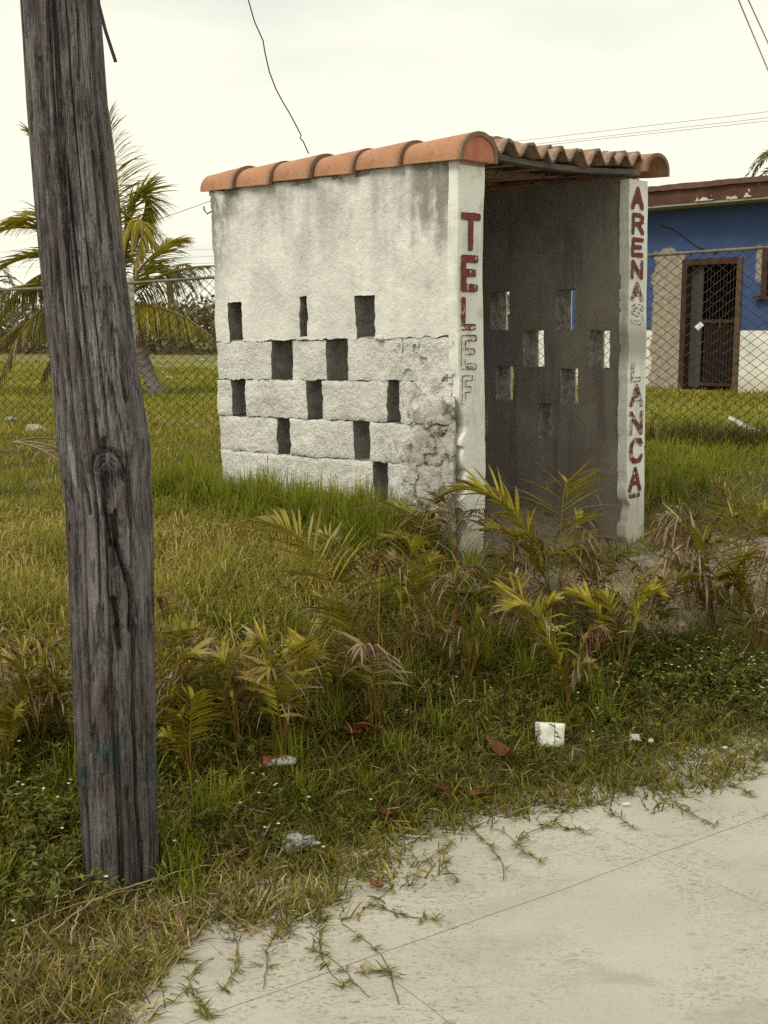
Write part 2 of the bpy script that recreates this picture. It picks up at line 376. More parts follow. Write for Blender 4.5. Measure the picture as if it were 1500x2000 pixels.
s = NT('concrete_road'); o = s.xyz()
c = s.ramp(s.noise(1.6, 6, 0.6), [(0.3, (0.375, 0.353, 0.302)), (0.7, (0.465, 0.442, 0.385))])
c = s.mix(s.math('MULTIPLY', s.rng(s.noise(2.3, 7, 0.7, s.obj((1, 2.2, 1))), 0.50, 0.66), 0.6), c, (0.33, 0.315, 0.275))
fl = s.math('MULTIPLY', s.rng(s.noise(1, 5, 0.7, s.obj((45, 110, 60), rot=(0, 0, 0.5)), 1.2), 0.555, 0.615), s.rng(s.noise(2.6, 4), 0.40, 0.62))
c = s.mix(s.math('MULTIPLY', fl, 0.9), c, (0.17, 0.155, 0.12))
c = s.mix(s.math('MULTIPLY', s.rng(s.noise(90, 6, .75), .52, .66), .42), c, (0.24, 0.22, 0.175))
sp = s.rng(s.voro(26), 0.055, 0.03); c = s.mix(s.math('MULTIPLY', sp, s.rng(s.noise(9, 2), 0.58, 0.62)), c, (0.09, 0.075, 0.055))
def blob(s, cx, cy, rx, ry, rot, wob):
    v = s.obj((1, 1, 1)); a = s.xyz(v); ca, sa = math.cos(rot), math.sin(rot)
    X = s.math('ADD', s.math('MULTIPLY', s.math('SUBTRACT', a[0], cx), ca / rx), s.math('MULTIPLY', s.math('SUBTRACT', a[1], cy), sa / rx))
    Yy = s.math('ADD', s.math('MULTIPLY', s.math('SUBTRACT', a[0], cx), -sa / ry), s.math('MULTIPLY', s.math('SUBTRACT', a[1], cy), ca / ry))
    r2 = s.math('ADD', s.math('MULTIPLY', X, X), s.math('MULTIPLY', Yy, Yy))
    return s.math('ADD', r2, s.math('MULTIPLY', s.math('SUBTRACT', s.noise(14, 4), 0.5), wob))
for (px, py, rx, ry, rot, a, colr) in ((1205, 1910, .085, .032, -0.15, .62, (0.27, 0.25, 0.205)), (1360, 1850, .024, .016, 0, .7, (0.34, 0.31, 0.25)), (1350, 1824, .014, .007, 0, .7, (0.3, 0.27, 0.22)),
                                       (1485, 1812, .02, .012, 0, .6, (0.36, 0.33, 0.27)), (1000, 1765, .13, .05, .5, .4, (0.30, 0.285, 0.25)), (1130, 1880, .06, .02, -.4, .4, (0.3, 0.28, 0.23)),
                                       (1470, 1985, .14, .08, .3, .5, (0.27, 0.25, 0.22)), (880, 1790, .09, .04, .6, .4, (0.31, 0.29, 0.255))):
    q = at_z(px, py, 0)
    c = s.mix(s.math('MULTIPLY', s.rng(blob(s, q[0], q[1], rx, ry, rot, 3.4), 1.5, 0.0), a * .8), c, colr)
M_ROAD = s.fin(c, 0.9, s.math('ADD', s.noise(60, 6, 0.65), s.math('MULTIPLY', fl, -1.2)), 0.38, 0.008)
s = NT('road_joint'); M_JOINT = s.fin((0.13, 0.115, 0.09), 0.95)

s = NT('soil_and_thatch'); P = s.obj()
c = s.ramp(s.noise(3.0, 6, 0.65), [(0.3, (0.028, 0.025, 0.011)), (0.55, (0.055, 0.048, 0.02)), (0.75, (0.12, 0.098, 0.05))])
far = s.rng(s.xyz()[1], 8.5, 13.0)
fc = s.ramp(s.noise(0.55, 6, 0.65), [(0.30, (0.12, 0.135, 0.016)), (0.5, (0.19, 0.185, 0.026)), (0.68, (0.27, 0.23, 0.07))])
fc = s.mix(s.math('MULTIPLY', s.rng(s.noise(9, 5, 0.7), 0.45, 0.7), 0.6), fc, (0.075, 0.085, 0.016))
c = s.mix(far, c, fc)
c = s.mix(s.math('MULTIPLY', s.rng(s.math('ADD', s.xyz()[1], s.math('MULTIPLY', s.noise(.3, 4), 14)), 32.0, 48.0), .35), c, s.ramp(s.noise(.8, 5), [(.3, (.10, .08, .045)), (.7, (.26, .20, .13))]))
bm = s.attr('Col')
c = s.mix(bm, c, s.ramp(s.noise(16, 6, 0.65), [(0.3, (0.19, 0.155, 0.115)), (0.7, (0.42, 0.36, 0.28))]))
M_GROUND = s.fin(c, 0.95, s.noise(30, 6, 0.7), 0.8, 0.03)

s = NT('grass_blades'); c = s.attr(); c = s.mix(0.35, c, s.ramp(s.noise(2.0, 3), [(0.3, (0.55, 0.6, 0.5)), (0.7, (1.25, 1.2, 1.2))]), 'MULTIPLY'); c = s.mix(1.0, c, (1.42, 1.38, 1.05), 'MULTIPLY')
M_GRASS = s.leafy(c, 0.35, 0.6)
s = NT('palm_leaf'); M_FROND = s.leafy(s.attr(), 0.32, 0.45)
s = NT('weed_leaf'); M_WEED = s.leafy(s.mix(1.0, s.attr(), (1.6, 1.35, 1.1), 'MULTIPLY'), 0.25, 0.5)
s = NT('petal'); M_PETAL = s.leafy((0.85, 0.85, 0.78), 0.3)
s = NT('scrub_leaf'); M_SCRUB = s.leafy(s.attr(), 0.2, 0.8)
s = NT('palm_bark'); M_BARK = s.fin(s.ramp(s.noise(1, 6, 0.6, s.obj((5, 5, 22))), [(0.3, (0.13, 0.10, 0.095)), (0.7, (0.29, 0.245, 0.235))]), 0.95, s.noise(1, 5, 0.6, s.obj((4, 4, 30))), 0.8, 0.03)

s = NT('house_paint'); o = s.xyz()
up = s.rng(s.math('ADD', o[2], s.math('MULTIPLY', s.math('SUBTRACT', s.noise(3, 3), .5), .02)), 0.925, 0.935)
wh = s.ramp(s.noise(2.2, 6, 0.6), [(0.3, (0.55, 0.53, 0.47)), (0.6, (0.80, 0.79, 0.74))])
wh = s.mix(s.math('MULTIPLY', s.rng(o[2], 0.45, 0.0), 0.6), wh, (0.45, 0.39, 0.29))
bl = s.ramp(s.noise(1.5, 5), [(0.3, (0.042, 0.070, 0.175)), (0.7, (0.058, 0.098, 0.235))])
bl = s.mix(s.math('MULTIPLY', s.rng(s.noise(3.1, 6, 0.7), 0.665, 0.69), 1.0), bl, (0.55, 0.55, 0.52))
c = s.mix(up, wh, bl)
bare = s.ramp(s.noise(12, 6), [(0.3, (0.22, 0.185, 0.145)), (0.7, (0.40, 0.35, 0.28))])
nz_ = s.math('MULTIPLY', s.math('SUBTRACT', s.noise(4, 4), 0.5), 0.5)
pm = s.math('MULTIPLY', s.math('MULTIPLY', s.rng(s.math('ADD', o[0], nz_), -0.55, -0.50), s.rng(o[0], 0.05, 0.0)), s.rng(s.math('ADD', o[2], nz_), 2.12, 2.06))
pm2 = s.math('MULTIPLY', s.math('MULTIPLY', s.rng(s.math('ADD', o[0], nz_), 1.60, 1.52), s.rng(o[0], 1.2, 1.25)), s.rng(s.math('ABSOLUTE', s.math('SUBTRACT', o[2], 1.85)), 0.3, 0.2))
c = s.mix(s.math('MAXIMUM', pm, pm2), c, bare)
M_HOUSE = s.fin(c, 0.85, s.noise(20, 5), 0.3, 0.01)
s = NT('fascia_paint')
c = s.ramp(s.noise(5, 5), [(0.3, (0.072, 0.034, 0.026)), (0.7, (0.125, 0.06, 0.045))])
c = s.mix(s.rng(s.noise(2.9, 5, 0.55), 0.625, 0.64), c, (0.50, 0.46, 0.38)); M_FASCIA = s.fin(c, 0.85, s.noise(20, 4), 0.3)
s = NT('roof_edge'); M_ROOFEDGE = s.fin(s.ramp(s.noise(7, 5), [(0.3, (0.10, 0.055, 0.042)), (0.7, (0.17, 0.098, 0.078))]), 0.9)
s = NT('roof_soffit'); M_SOFFIT = s.fin((0.30, 0.27, 0.21), 0.9)
s = NT('rusty_brown_metal'); M_RUST = s.fin(s.ramp(s.noise(9, 5), [(0.3, (0.035, 0.014, 0.011)), (0.7, (0.075, 0.032, 0.022))]), 0.7)
s = NT('pale_door_frame'); M_DFRAME = s.fin(s.ramp(s.noise(9, 5), [(0.3, (0.06, 0.035, 0.02)), (0.7, (0.13, 0.08, 0.045))]), 0.7)
s = NT('grey_door_panel'); M_DGREY = s.fin((0.055, 0.05, 0.047), 0.8)
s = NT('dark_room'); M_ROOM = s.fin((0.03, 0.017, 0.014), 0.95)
s = NT('fence_wire'); M_WIRE = s.fin(s.ramp(s.noise(5, 3), [(0.3, (0.022, 0.017, 0.012)), (0.7, (0.055, 0.042, 0.028))]), 0.6); M_WIRE.node_tree.nodes['Principled BSDF'].inputs['Metallic'].default_value = 0.0
s = NT('galvanised_pipe'); M_PIPE = s.fin(s.ramp(s.noise(9, 4), [(0.3, (0.08, 0.07, 0.055)), (0.7, (0.22, 0.20, 0.165))]), 0.6)
s = NT('concrete_post'); M_POST = s.fin(s.ramp(s.noise(9, 4), [(0.3, (0.42, 0.40, 0.34)), (0.7, (0.68, 0.66, 0.58))]), 0.9, s.noise(30), 0.4)
s = NT('cable'); M_CABLE = s.fin((0.035, 0.028, 0.025), 0.6)
s = NT('far_cable'); M_FARCABLE = s.fin((0.42, 0.41, 0.38), 0.8)
s = NT('foam'); M_FOAM = s.fin(s.ramp(s.noise(40, 4), [(0.3, (0.70, 0.70, 0.64)), (0.7, (0.86, 0.86, 0.80))]), 0.8, s.voro(90), 0.3, 0.004)
s = NT('paper'); M_PAPER = s.fin(s.ramp(s.noise(30, 4), [(0.35, (0.45, 0.44, 0.40)), (0.65, (0.82, 0.82, 0.78))]), 0.8)
s = NT('bluish_paper'); M_BPAPER = s.fin(s.ramp(s.noise(20, 3), [(0.4, (0.45, 0.60, 0.66)), (0.6, (0.82, 0.84, 0.82))]), 0.7)
s = NT('brown_leaf'); M_BROWN = s.fin(s.ramp(s.noise(25, 5), [(0.3, (0.11, 0.04, 0.022)), (0.7, (0.27, 0.12, 0.06))]), 0.75, s.noise(40), 0.4)
s = NT('rust_red_leaf'); M_REDLEAF = s.fin(s.ramp(s.noise(25, 5), [(0.3, (0.085, 0.018, 0.012)), (0.7, (0.22, 0.06, 0.035))]), 0.75, s.noise(40), 0.4)
s = NT('grey_stone'); M_STONE = s.fin(s.ramp(s.voro(60), [(0.1, (0.12, 0.12, 0.115)), (0.5, (0.42, 0.42, 0.40))]), 0.9, s.voro(70), 1.0, 0.02)
s = NT('pale_stone'); M_PSTONE = s.fin(s.ramp(s.noise(14, 5), [(0.3, (0.24, 0.22, 0.18)), (0.7, (0.44, 0.42, 0.36))]), 0.9, s.noise(30), 0.5)
s = NT('can_metal'); o = s.xyz()
c = s.mix(s.rng(s.noise(16, 2), 0.47, 0.50), (0.34, 0.075, 0.06), (0.50, 0.50, 0.48)); M_CAN = s.fin(c, 0.4)
s = NT('straw'); M_STRAW = s.leafy(s.attr(), 0.2, 0.7)

# ------------------------------------------------------------------ ground and road
gx = np.unique(np.concatenate([-np.geomspace(4, 600, 34)[::-1], np.arange(-4, 5.01, 0.06), np.geomspace(5, 600, 34)]))
gy = np.unique(np.concatenate([-np.geomspace(2, 60, 12)[::-1], np.arange(-1.5, 12.01, 0.07), np.geomspace(12.2, 900, 60)]))
GX, GY = np.meshgrid(gx, gy, indexing='ij')
GD = road_d(GX, GY)
GZ = ground_z(GX, GY) - 0.09 * smooth(0.42, 0.30, GD)
def bare_mask(x, y):
    bv, bu = booth_uv(x, y)
    P = np.stack([np.ravel(x), np.ravel(y), 0 * np.ravel(x)], 1)
    n = fbm(P, 3.5, 21, 3).reshape(np.shape(x))
    r = ((bv - 1.15) / 1.5) ** 2 + ((bu + 0.55) / 0.42) ** 2
    a = np.clip(1.25 - r + n * 0.9, 0, 1)
    d = road_d(x, y)
    b = np.clip(1.0 - np.abs(d - 0.32) / 0.16 + n * 1.1, 0, 1) * 0.9
    return np.maximum(a, b) * (d < 3)
ins = ((booth_uv(GX, GY)[0] > 0) & (booth_uv(GX, GY)[0] < 1.5) & (booth_uv(GX, GY)[1] > -0.1) & (booth_uv(GX, GY)[1] < 1.8)) * 0.8
nx_, ny_ = GX.shape
ii, jj = np.meshgrid(np.arange(nx_ - 1), np.arange(ny_ - 1), indexing='ij')
GF = np.stack([ii * ny_ + jj, (ii + 1) * ny_ + jj, (ii + 1) * ny_ + jj + 1, ii * ny_ + jj + 1], -1).reshape(-1, 4)
bmk = np.maximum(bare_mask(GX, GY), ins).ravel()
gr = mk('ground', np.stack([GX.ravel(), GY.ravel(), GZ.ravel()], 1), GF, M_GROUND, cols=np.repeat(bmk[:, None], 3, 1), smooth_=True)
tag(gr, 'sandy soil and thatch under the grass of verge and yard', None, kind='structure')

road = empty('road'); tag(road, 'pale concrete road with fine joints in the foreground', None, kind='structure')
q = Geo(); sgrid = np.array([-60, -8, 8, 60.0])
def sd_to_xy(sv, dv): return P0[0] + sv * RS[0] + dv * RN[0], P0[1] + sv * RS[1] + dv * RN[1]
def slab(s0, s1, d0, d1, name='slab', z=0.0, wob=False):
    # edges wander a few millimetres, so the joints open and close
    n1 = int(max(2, min(160, (s1 - s0) / 0.05))); n2 = int(max(2, min(90, (d1 - d0) / 0.05)))
    S, D = np.meshgrid(np.linspace(s0, s1, n1), np.linspace(d0, d1, n2), indexing='ij')
    if wob: D = D + smooth(d1 - 0.15, d1, D) * 0.06 * fbm(np.stack([S.ravel(), D.ravel() * 0, 0 * S.ravel()], 1), 2.2, 8, 3).reshape(S.shape)
    x, y = sd_to_xy(S, D)
    Pn = np.stack([x.ravel(), y.ravel(), 0 * x.ravel()], 1)
    x = x + .0035 * fbm(Pn, 6, 33, 3).reshape(x.shape); y = y + .0035 * fbm(Pn, 6, 34, 3).reshape(x.shape)
    zz = z + 0.0035 * fbm(Pn, 2.2, 4, 3)
    V = np.stack([x.ravel(), y.ravel(), zz], 1); nn = len(V)
    V2 = V.copy(); V2[:, 2] = z - 0.12
    i, j = np.meshgrid(np.arange(n1 - 1), np.arange(n2 - 1), indexing='ij')
    F = np.stack([i * n2 + j, (i + 1) * n2 + j, (i + 1) * n2 + j + 1, i * n2 + j + 1], -1).reshape(-1, 4)
    rim = list(range(0, n2)) + [k * n2 + n2 - 1 for k in range(1, n1)] + [(n1 - 1) * n2 + k for k in range(n2 - 2, -1, -1)] + [k * n2 for k in range(n1 - 2, 0, -1)]
    rim = np.array(rim); rn = np.roll(rim, -1)
    F2 = np.stack([rim, rn, rn + nn, rim + nn], 1)
    return mk(name, np.concatenate([V, V2]), [F, F2], M_ROAD, road, smooth_=False)
J1 = at_z(1500, 1600, 0); J2 = at_z(1200, 1690, 0)
dj = 0.5 * (road_d(J1[0], J1[1]) + road_d(J2[0], J2[1]))
J3 = at_z(1275, 1668, 0); sj = road_s(J3[0], J3[1])
gp = 0.0014
slab(-9, sj - gp, dj + gp, 0.36, wob=True); slab(sj + gp, 9, dj + gp, 0.36, wob=True)
J4 = at_z(800, 1940, 0); s4 = road_s(J4[0], J4[1])
slab(-9, s4 - gp, -3.2, dj - gp); slab(s4 + gp, sj - gp, -3.2, dj - gp); slab(sj + gp, 9, -3.2, dj - gp)
for a, b in ((-60, -9 - gp), (9 + gp, 60)): slab(a, b, -7, 0.36)
slab(-9, 9, -7, -3.2 - gp)
x, y = sd_to_xy(np.array([-60, 60, 60, -60.0]), np.array([-7.0, -7, .3, .3]))
mk('joint_bed', np.stack([x, y, np.full(4, -0.006)], 1), np.array([[0, 1, 2, 3]]), M_JOINT, road)

# ------------------------------------------------------------------ the telephone booth
W_, L_, T_, ZT = 1.44, 1.755, 0.155, 2.215
booth = empty('telephone_booth', (BN[0], BN[1], 0), math.atan2(BV[1], BV[0]))
tag(booth, 'roadside telephone booth of whitewashed concrete blocks with terracotta tiles and red lettering', 'phone booth')
def left_frame(V):       # sheet x -> u (towards the back), front face looks outwards (-v)
    V = np.asarray(V); v = V[:, 1] + 0.016 * (2.2 - V[:, 2]); bow = 0.0
    return np.stack([v, V[:, 0], V[:, 2]], 1)
def right_frame(V):      # inner face towards the opening
    v = 1.27 + V[:, 1] + 0.035 * (2.2 - V[:, 2]); return np.stack([v, V[:, 0], V[:, 2]], 1)
def tilt(V, a=0.045):     # the courses sink a little towards the back
    V = V.copy(); V[:, 2] -= a * (V[:, 0] / 1.75) * smooth(2.1, 1.3, V[:, 2]); return V
V, F = sheet(0.02, L_, 1.462, ZT, T_, holes=[(1.52, 1.635, 1.462, 1.655), (0.992, 1.05, 1.48, 1.665), (0.505, 0.64, 1.462, 1.66)], step=0.018, disp=0.006, jit=0.010, seed=3, nscale=5)
# the arched head of the opening nearest the back
lw = mk('side_wall', left_frame(tilt(V)), F, M_PLASTER, booth)
lw['label'] = 'whitewashed block wall with staggered vent openings'
courses = [
 (1.265, 1.462, [(0.02, 0.33), (0.33, 0.70), (0.86, 1.12), (1.28, L_)]),
 (1.070, 1.265, [(0.02, 0.35), (0.43, 0.90), (1.01, 1.51), (1.63, L_)]),
 (0.880, 1.070, [(0.02, 0.15), (0.15, 0.55), (0.67, 1.15), (1.26, L_)]),
 (0.685, 0.880, [(0.02, 0.44), (0.54, 0.94), (0.94, 1.34), (1.34, L_)]),
 (0.490, 0.685, [(0.02, 0.30), (0.30, 0.75), (0.75, 1.2), (1.2, L_)]),
 (0.300, 0.490, [(0.02, 0.45), (0.45, 0.90), (0.90, 1.35), (1.35, L_)])]
rb = np.random.default_rng(4)
for ci, (z0, z1, bl_) in enumerate(courses):
    for bi, (a, b) in enumerate(bl_):
        g = 0.0016
        e0 = g if a > 0.03 else 0; e1 = -g if b < L_ - 0.01 else rb.uniform(-0.012, 0.006)
        V, F = sheet(a + e0, b + e1, z0 + g, z1 - g, T_ - 0.004, step=0.014, disp=0.0085 if ci else 0.006, jit=0.009, rnd=(0.006 if ci > 1 else 0.005) if ci else 0.0015, seed=20 + ci * 7 + bi, nscale=11)
        V[:, 1] += rb.uniform(-0.004, 0.003) - 0.004 * (ci == 1)
        mk('block', left_frame(tilt(V)), F, M_BLOCK, lw)
V, F = sheet(0.03, L_ - 0.02, 0.28, 1.47, T_ - 0.03, holes=[(a - .014, b + .014, c_ - .012, d_ + .012) for a, b, c_, d_ in ((.70, .86, 1.25, 1.5), (1.12, 1.28, 1.25, 1.5), (.35, .43, 1.06, 1.27), (.90, 1.01, 1.06, 1.27), (1.51, 1.63, 1.06, 1.27), (.55, .67, .87, 1.075), (1.15, 1.26, .87, 1.075), (.44, .54, .68, .885))], step=0.06, disp=0.002, seed=9)
V[:, 1] += 0.013
mk('mortar_bed', left_frame(tilt(V)), F, M_MORTAR, lw)
M_JAMB = M_SHADED_CORE
for o in [lw] + list(lw.children):
    if not (o.name.startswith('block') or o is lw): continue
    me = o.data; me.materials.append(M_JAMB); nn = np.zeros(len(me.polygons) * 3); me.polygons.foreach_get('normal', nn)
    me.polygons.foreach_set('material_index', (np.abs(nn.reshape(-1, 3)[:, 0]) < .45).astype(np.int32))
# broken lumps of render at the front corner
gl = np.random.default_rng(8)
def lump(c, r, seed, flat=0.5):
    n1, n2 = 10, 7
    th = np.arange(n1) / n1 * 2 * math.pi; ph = np.linspace(0.02, math.pi - 0.02, n2)
    D = np.stack([np.outer(np.cos(th), np.sin(ph)), np.outer(np.sin(th), np.sin(ph)), np.outer(np.ones(n1), np.cos(ph))], -1).reshape(-1, 3)
    D = D * (1 + 0.45 * fbm(D + seed, 1.8, seed, 3))[:, None]
    V = D * np.asarray(r) + np.asarray(c)
    i, j = np.meshgrid(np.arange(n1), np.arange(n2 - 1), indexing='ij')
    F = np.stack([i * n2 + j, ((i + 1) % n1) * n2 + j, ((i + 1) % n1) * n2 + j + 1, i * n2 + j + 1], -1).reshape(-1, 4)
    return V, F
def patch(name, u0, u1, z0, z1, th, off, thr, seed, m, fade):
    def mf(U, Z):
        P = np.stack([U.ravel(), 0 * U.ravel(), Z.ravel()], 1); n = fbm(P, 7, seed, 4) + .5 * fbm(P, 22, seed + 1, 2)
        return (n.reshape(U.shape) + fade(U, Z)) > thr
    V, F = sheet(u0, u1, z0, z1, th, step=0.011, disp=0.009, jit=0.006, seed=seed + 5, nscale=14, maskf=mf)
    V[:, 1] += off; return mk(name, left_frame(tilt(V)), F, m, lw)
nohole = lambda U, Z: -9.0 * (((U > .68) & (U < .88)) | ((U > 1.10) & (U < 1.30)))
patch('render_patch', 0.0, 0.42, 0.42, 1.44, 0.012, -0.0065, 0.05, 300, M_BLOCK, lambda U, Z: .55 - U * 2.0 - 9.0 * ((U > .335) & (U < .445) & (Z > 1.055) & (Z < 1.275)) - .3 * (Z > 1.2))
patch('render_patch', 0.0, 0.20, 0.42, 1.15, 0.014, -0.013, 0.16, 320, M_BLOCK, lambda U, Z: .35 - U * 2.6)
V, F = lump((0.01, 0.47, 1.452), (0.02, 0.022, 0.014), 77); mk('render_lump', V, F, M_BLOCK, lw)

# right wall, back wall
hs = [(.76, .90, 1.485, 1.70), (.31, .44, 1.485, 1.70), (.97, 1.06, 1.285, 1.485), (.52, .67, 1.285, 1.485), (.09, .225, 1.285, 1.485), (.74, .87, 1.09, 1.285), (.295, .41, 1.09, 1.283), (.47, .565, .89, 1.088),
      (1.15, 1.28, 1.09, 1.285), (.93, 1.03, .89, 1.088)]
TR = 0.132
V, F = sheet(0.02, L_, 0.28, 2.25, TR, holes=hs, step=0.025, disp=0.005, jit=0.005, seed=50, nscale=4)
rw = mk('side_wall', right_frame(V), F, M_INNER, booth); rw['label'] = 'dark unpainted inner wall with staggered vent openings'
s = NT('lit_block_core'); M_JLIT = s.fin(s.ramp(s.noise(26, 6, .7), [(0.35, (0.15, 0.135, 0.12)), (0.65, (0.40, 0.375, 0.34))]), 0.95, s.noise(60, 5, .7), 0.8, 0.02)  # raw concrete made paler: daylight through the vent holes painted onto the jambs
me = rw.data; me.materials.append(M_JLIT); nn = np.zeros(len(me.polygons) * 3); me.polygons.foreach_get('normal', nn)
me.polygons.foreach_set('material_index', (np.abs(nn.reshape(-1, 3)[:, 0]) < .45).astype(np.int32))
# outer coat of the right wall, whitewashed
hs2 = [(a - 0.004, b + 0.004, c_ - .003, d_ + .003) for a, b, c_, d_ in hs]
V, F = sheet(0.02, L_, 0.28, 2.25, 0.012, holes=hs2, step=0.03, disp=0.004, jit=0.004, seed=57, nscale=5)
V[:, 1] = TR + 0.018 - V[:, 1]
mk('outer_render', right_frame(V), F[:, ::-1], M_PLASTER, rw)
V, F = sheet(T_ + 0.05, 1.27 + 0.005, 0.28, 2.22, 0.14, step=0.06, disp=0.006, seed=61)
V[:, 1] += L_ - 0.16
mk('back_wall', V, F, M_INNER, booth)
V, F = sheet(0.10, 1.40, -0.25, L_ - 0.1, 0.3, step=0.06, disp=0.012, seed=66, jit=0.01)
V = np.stack([V[:, 0], V[:, 2], 0.345 + V[:, 1] * -1.0], 1)
mk('floor_slab', V, F, M_MORTAR, booth)

# front pillars: plaster strips with broken edges
def pillar(v0, v1, z0, z1, th, seed, lean, bite):
    nz = 130; nxp = 12
    Z = np.linspace(z0, z1, nz); T = np.linspace(0, 1, nxp)
    pz = np.stack([Z * 0, Z * 0 + seed, Z], 1)
    e0 = v0 + lean(Z) + 0.004 * fbm(pz, 9, seed, 3) + bite(Z) * np.clip(fbm(pz, 14, seed + 1, 3) + 0.35, 0, 1)
    e1 = v1 + lean(Z) + 0.003 * fbm(pz, 7, seed + 2, 3) - 0.012 * np.clip(fbm(pz, 11, seed + 4, 3) - 0.25, 0, 1) * (Z < 1.2)
    X = e0[:, None] + (e1 - e0)[:, None] * T[None, :]
    Zg = np.repeat(Z[:, None], nxp, 1)
    P = np.stack([X.ravel(), 0 * X.ravel(), Zg.ravel()], 1)
    y = 0.0025 * fbm(P, 12, seed + 3, 3) + (np.abs(T - 0.5) * 2 > 0.95)[None, :].repeat(nz, 0).ravel() * 0.003
    Fv = np.stack([P[:, 0], -th + y, P[:, 2]], 1); Bv = np.stack([P[:, 0], 0.03 + 0 * y, P[:, 2]], 1)
    i, j = np.meshgrid(np.arange(nz - 1), np.arange(nxp - 1), indexing='ij')
    f = np.stack([i * nxp + j, i * nxp + j + 1, (i + 1) * nxp + j + 1, (i + 1) * nxp + j], -1).reshape(-1, 4)
    m = nz * nxp; sd1 = []
    for k in range(nz - 1):
        a, b = k * nxp, (k + 1) * nxp; sd1.append((a, b, b + m, a + m)); a += nxp - 1; b += nxp - 1; sd1.append((b, a, a + m, b + m))
    for k in range(nxp - 1):
        sd1.append((k, k + m, k + 1 + m, k + 1)); a = (nz - 1) * nxp + k; sd1.append((a, a + 1, a + 1 + m, a + m))
    return np.concatenate([Fv, Bv]), np.concatenate([f, f[:, ::-1] + m, np.array(sd1)])
bowL = lambda z: 0.014 * (2.2 - z) + 0.012 * np.sin(np.clip((2.2 - z) / 1.7, 0, 1) * math.pi * 2) * -1
V, F = pillar(-0.004, T_ + 0.01, 0.30, 2.21, 0.03, 71, bowL, lambda z: 0.055 * smooth(1.25, 1.0, z) * smooth(0.35, 0.6, z) + 0.004)
pl = mk('pillar', V, F, M_PILLAR, booth); pl['label'] = 'white pillar with faded red lettering TELEF'
leanR = lambda z: 0.036 * (2.2 - z)
V, F = pillar(1.262, 1.262 + 0.165, 0.26, 2.235, 0.03, 83, leanR, lambda z: 0.012 + 0.02 * smooth(1.1, 0.7, z))
pr = mk('pillar', V, F, M_PILLAR, booth); pr['label'] = 'white pillar with red lettering ARENAS LANCA'

# hand painted letters, the flaked paint cut out of the shape
GL = {'T': [[(0, 1), (1, 1)], [(.5, 1), (.5, 0)]], 'E': [[(1, 1), (0, 1), (0, 0), (1, 0)], [(0, .52), (.85, .52)]], 'F': [[(1, 1), (0, 1), (0, 0)], [(0, .52), (.8, .52)]],
      'L': [[(0, 1), (0, 0), (1, 0)]], 'A': [[(0, 0), (.5, 1), (1, 0)], [(.22, .33), (.78, .33)]], 'N': [[(0, 0), (0, 1), (1, 0), (1, 1)]],
      'R': [[(0, 0), (0, 1), (.65, 1), (.95, .86), (.95, .66), (.65, .5), (0, .5)], [(.5, .5), (1, 0)]], 'C': [[(1, .78), (.82, .97), (.35, 1), (.05, .8), (0, .5), (.05, .2), (.35, 0), (.82, .03), (1, .22)]],
      'S': [[(1, .8), (.8, .98), (.3, 1), (.03, .86), (.05, .63), (.5, .5), (.95, .38), (.97, .14), (.7, 0), (.2, .02), (0, .2)]], '-': [[(0, .9), (1, .9)]]}
def letter(ch, v0, v1, z0, z1, thick, fill, line, seed, y, parent, mats=(None, None), lean=0.0):
    cell = 0.0022
    nx = int((v1 - v0) / cell) + 2; nz = int((z1 - z0) / cell) + 2
    X, Z = np.meshgrid(v0 + np.arange(nx) * cell, z0 + np.arange(nz) * cell, indexing='ij')
    h = thick / 2; D = np.full(X.shape, 9.0)
    for pl_ in GL[ch]:
        pts = [(v0 + h + a * (v1 - v0 - thick), z0 + h + b * (z1 - z0 - thick)) for a, b in pl_]
        for (ax, az), (bx, bz) in zip(pts[:-1], pts[1:]):
            L2 = (bx - ax) ** 2 + (bz - az) ** 2; t = np.clip(((X - ax) * (bx - ax) + (Z - az) * (bz - az)) / L2, 0, 1)
            dx = np.abs(X - ax - t * (bx - ax)); dz = np.abs(Z - az - t * (bz - az))
            D = np.minimum(D, (dx ** 3 + dz ** 3) ** (1 / 3.0))
    P = np.stack([X.ravel(), Z.ravel(), 0 * X.ravel() + seed], 1)
    D = D + 0.0022 * fbm(P, 40, seed, 2).reshape(X.shape)
    n = (0.55 * fbm(P, 55, seed, 3) + 0.45 * fbm(P * np.array([1, .35, 1]), 170, seed + 5, 2)).reshape(X.shape)
    ins_ = D < h; outl = ins_ & (D > h - 0.0042)
    k1 = ins_ & ~outl & (n < fill); k2 = outl & (n < line)
    for kk, m, nm in ((k1, mats[0] or M_RED, 'letter'), (k2, mats[1] or M_REDLINE, 'letter_outline')):
        I, J = np.nonzero(kk)
        if not len(I): continue
        x = X[I, J]; z = Z[I, J]; c2 = cell / 2 + 0.0001
        sh = lean * (2.2 - z)
        V = np.stack([np.stack([x + a * c2 + sh, np.full(len(x), y), z + b * c2], 1) for a, b in ((-1, -1), (1, -1), (1, 1), (-1, 1))], 1).reshape(-1, 3)
        lo = mk(nm, V, np.arange(len(V)).reshape(-1, 4), m, parent)
        if min(fill, line) < 0.3: lo['kind'] = 'stuff'
yL = -0.0365
letter('T', 0.008, 0.133, 1.83, 1.992, 0.031, 0.42, 0.7, 1, yL, pl)
letter('E', 0.010, 0.120, 1.655, 1.812, 0.033, 0.22, 0.35, 2, yL, pl)
letter('L', 0.014, 0.110, 1.488, 1.632, 0.027, -0.08, 0.4, 3, yL, pl)
letter('E', 0.016, 0.118, 1.315, 1.468, 0.029, -0.35, 0.26, 4, yL, pl)
letter('F', 0.022, 0.095, 1.16, 1.292, 0.027, -0.7, 0.12, 5, yL, pl)
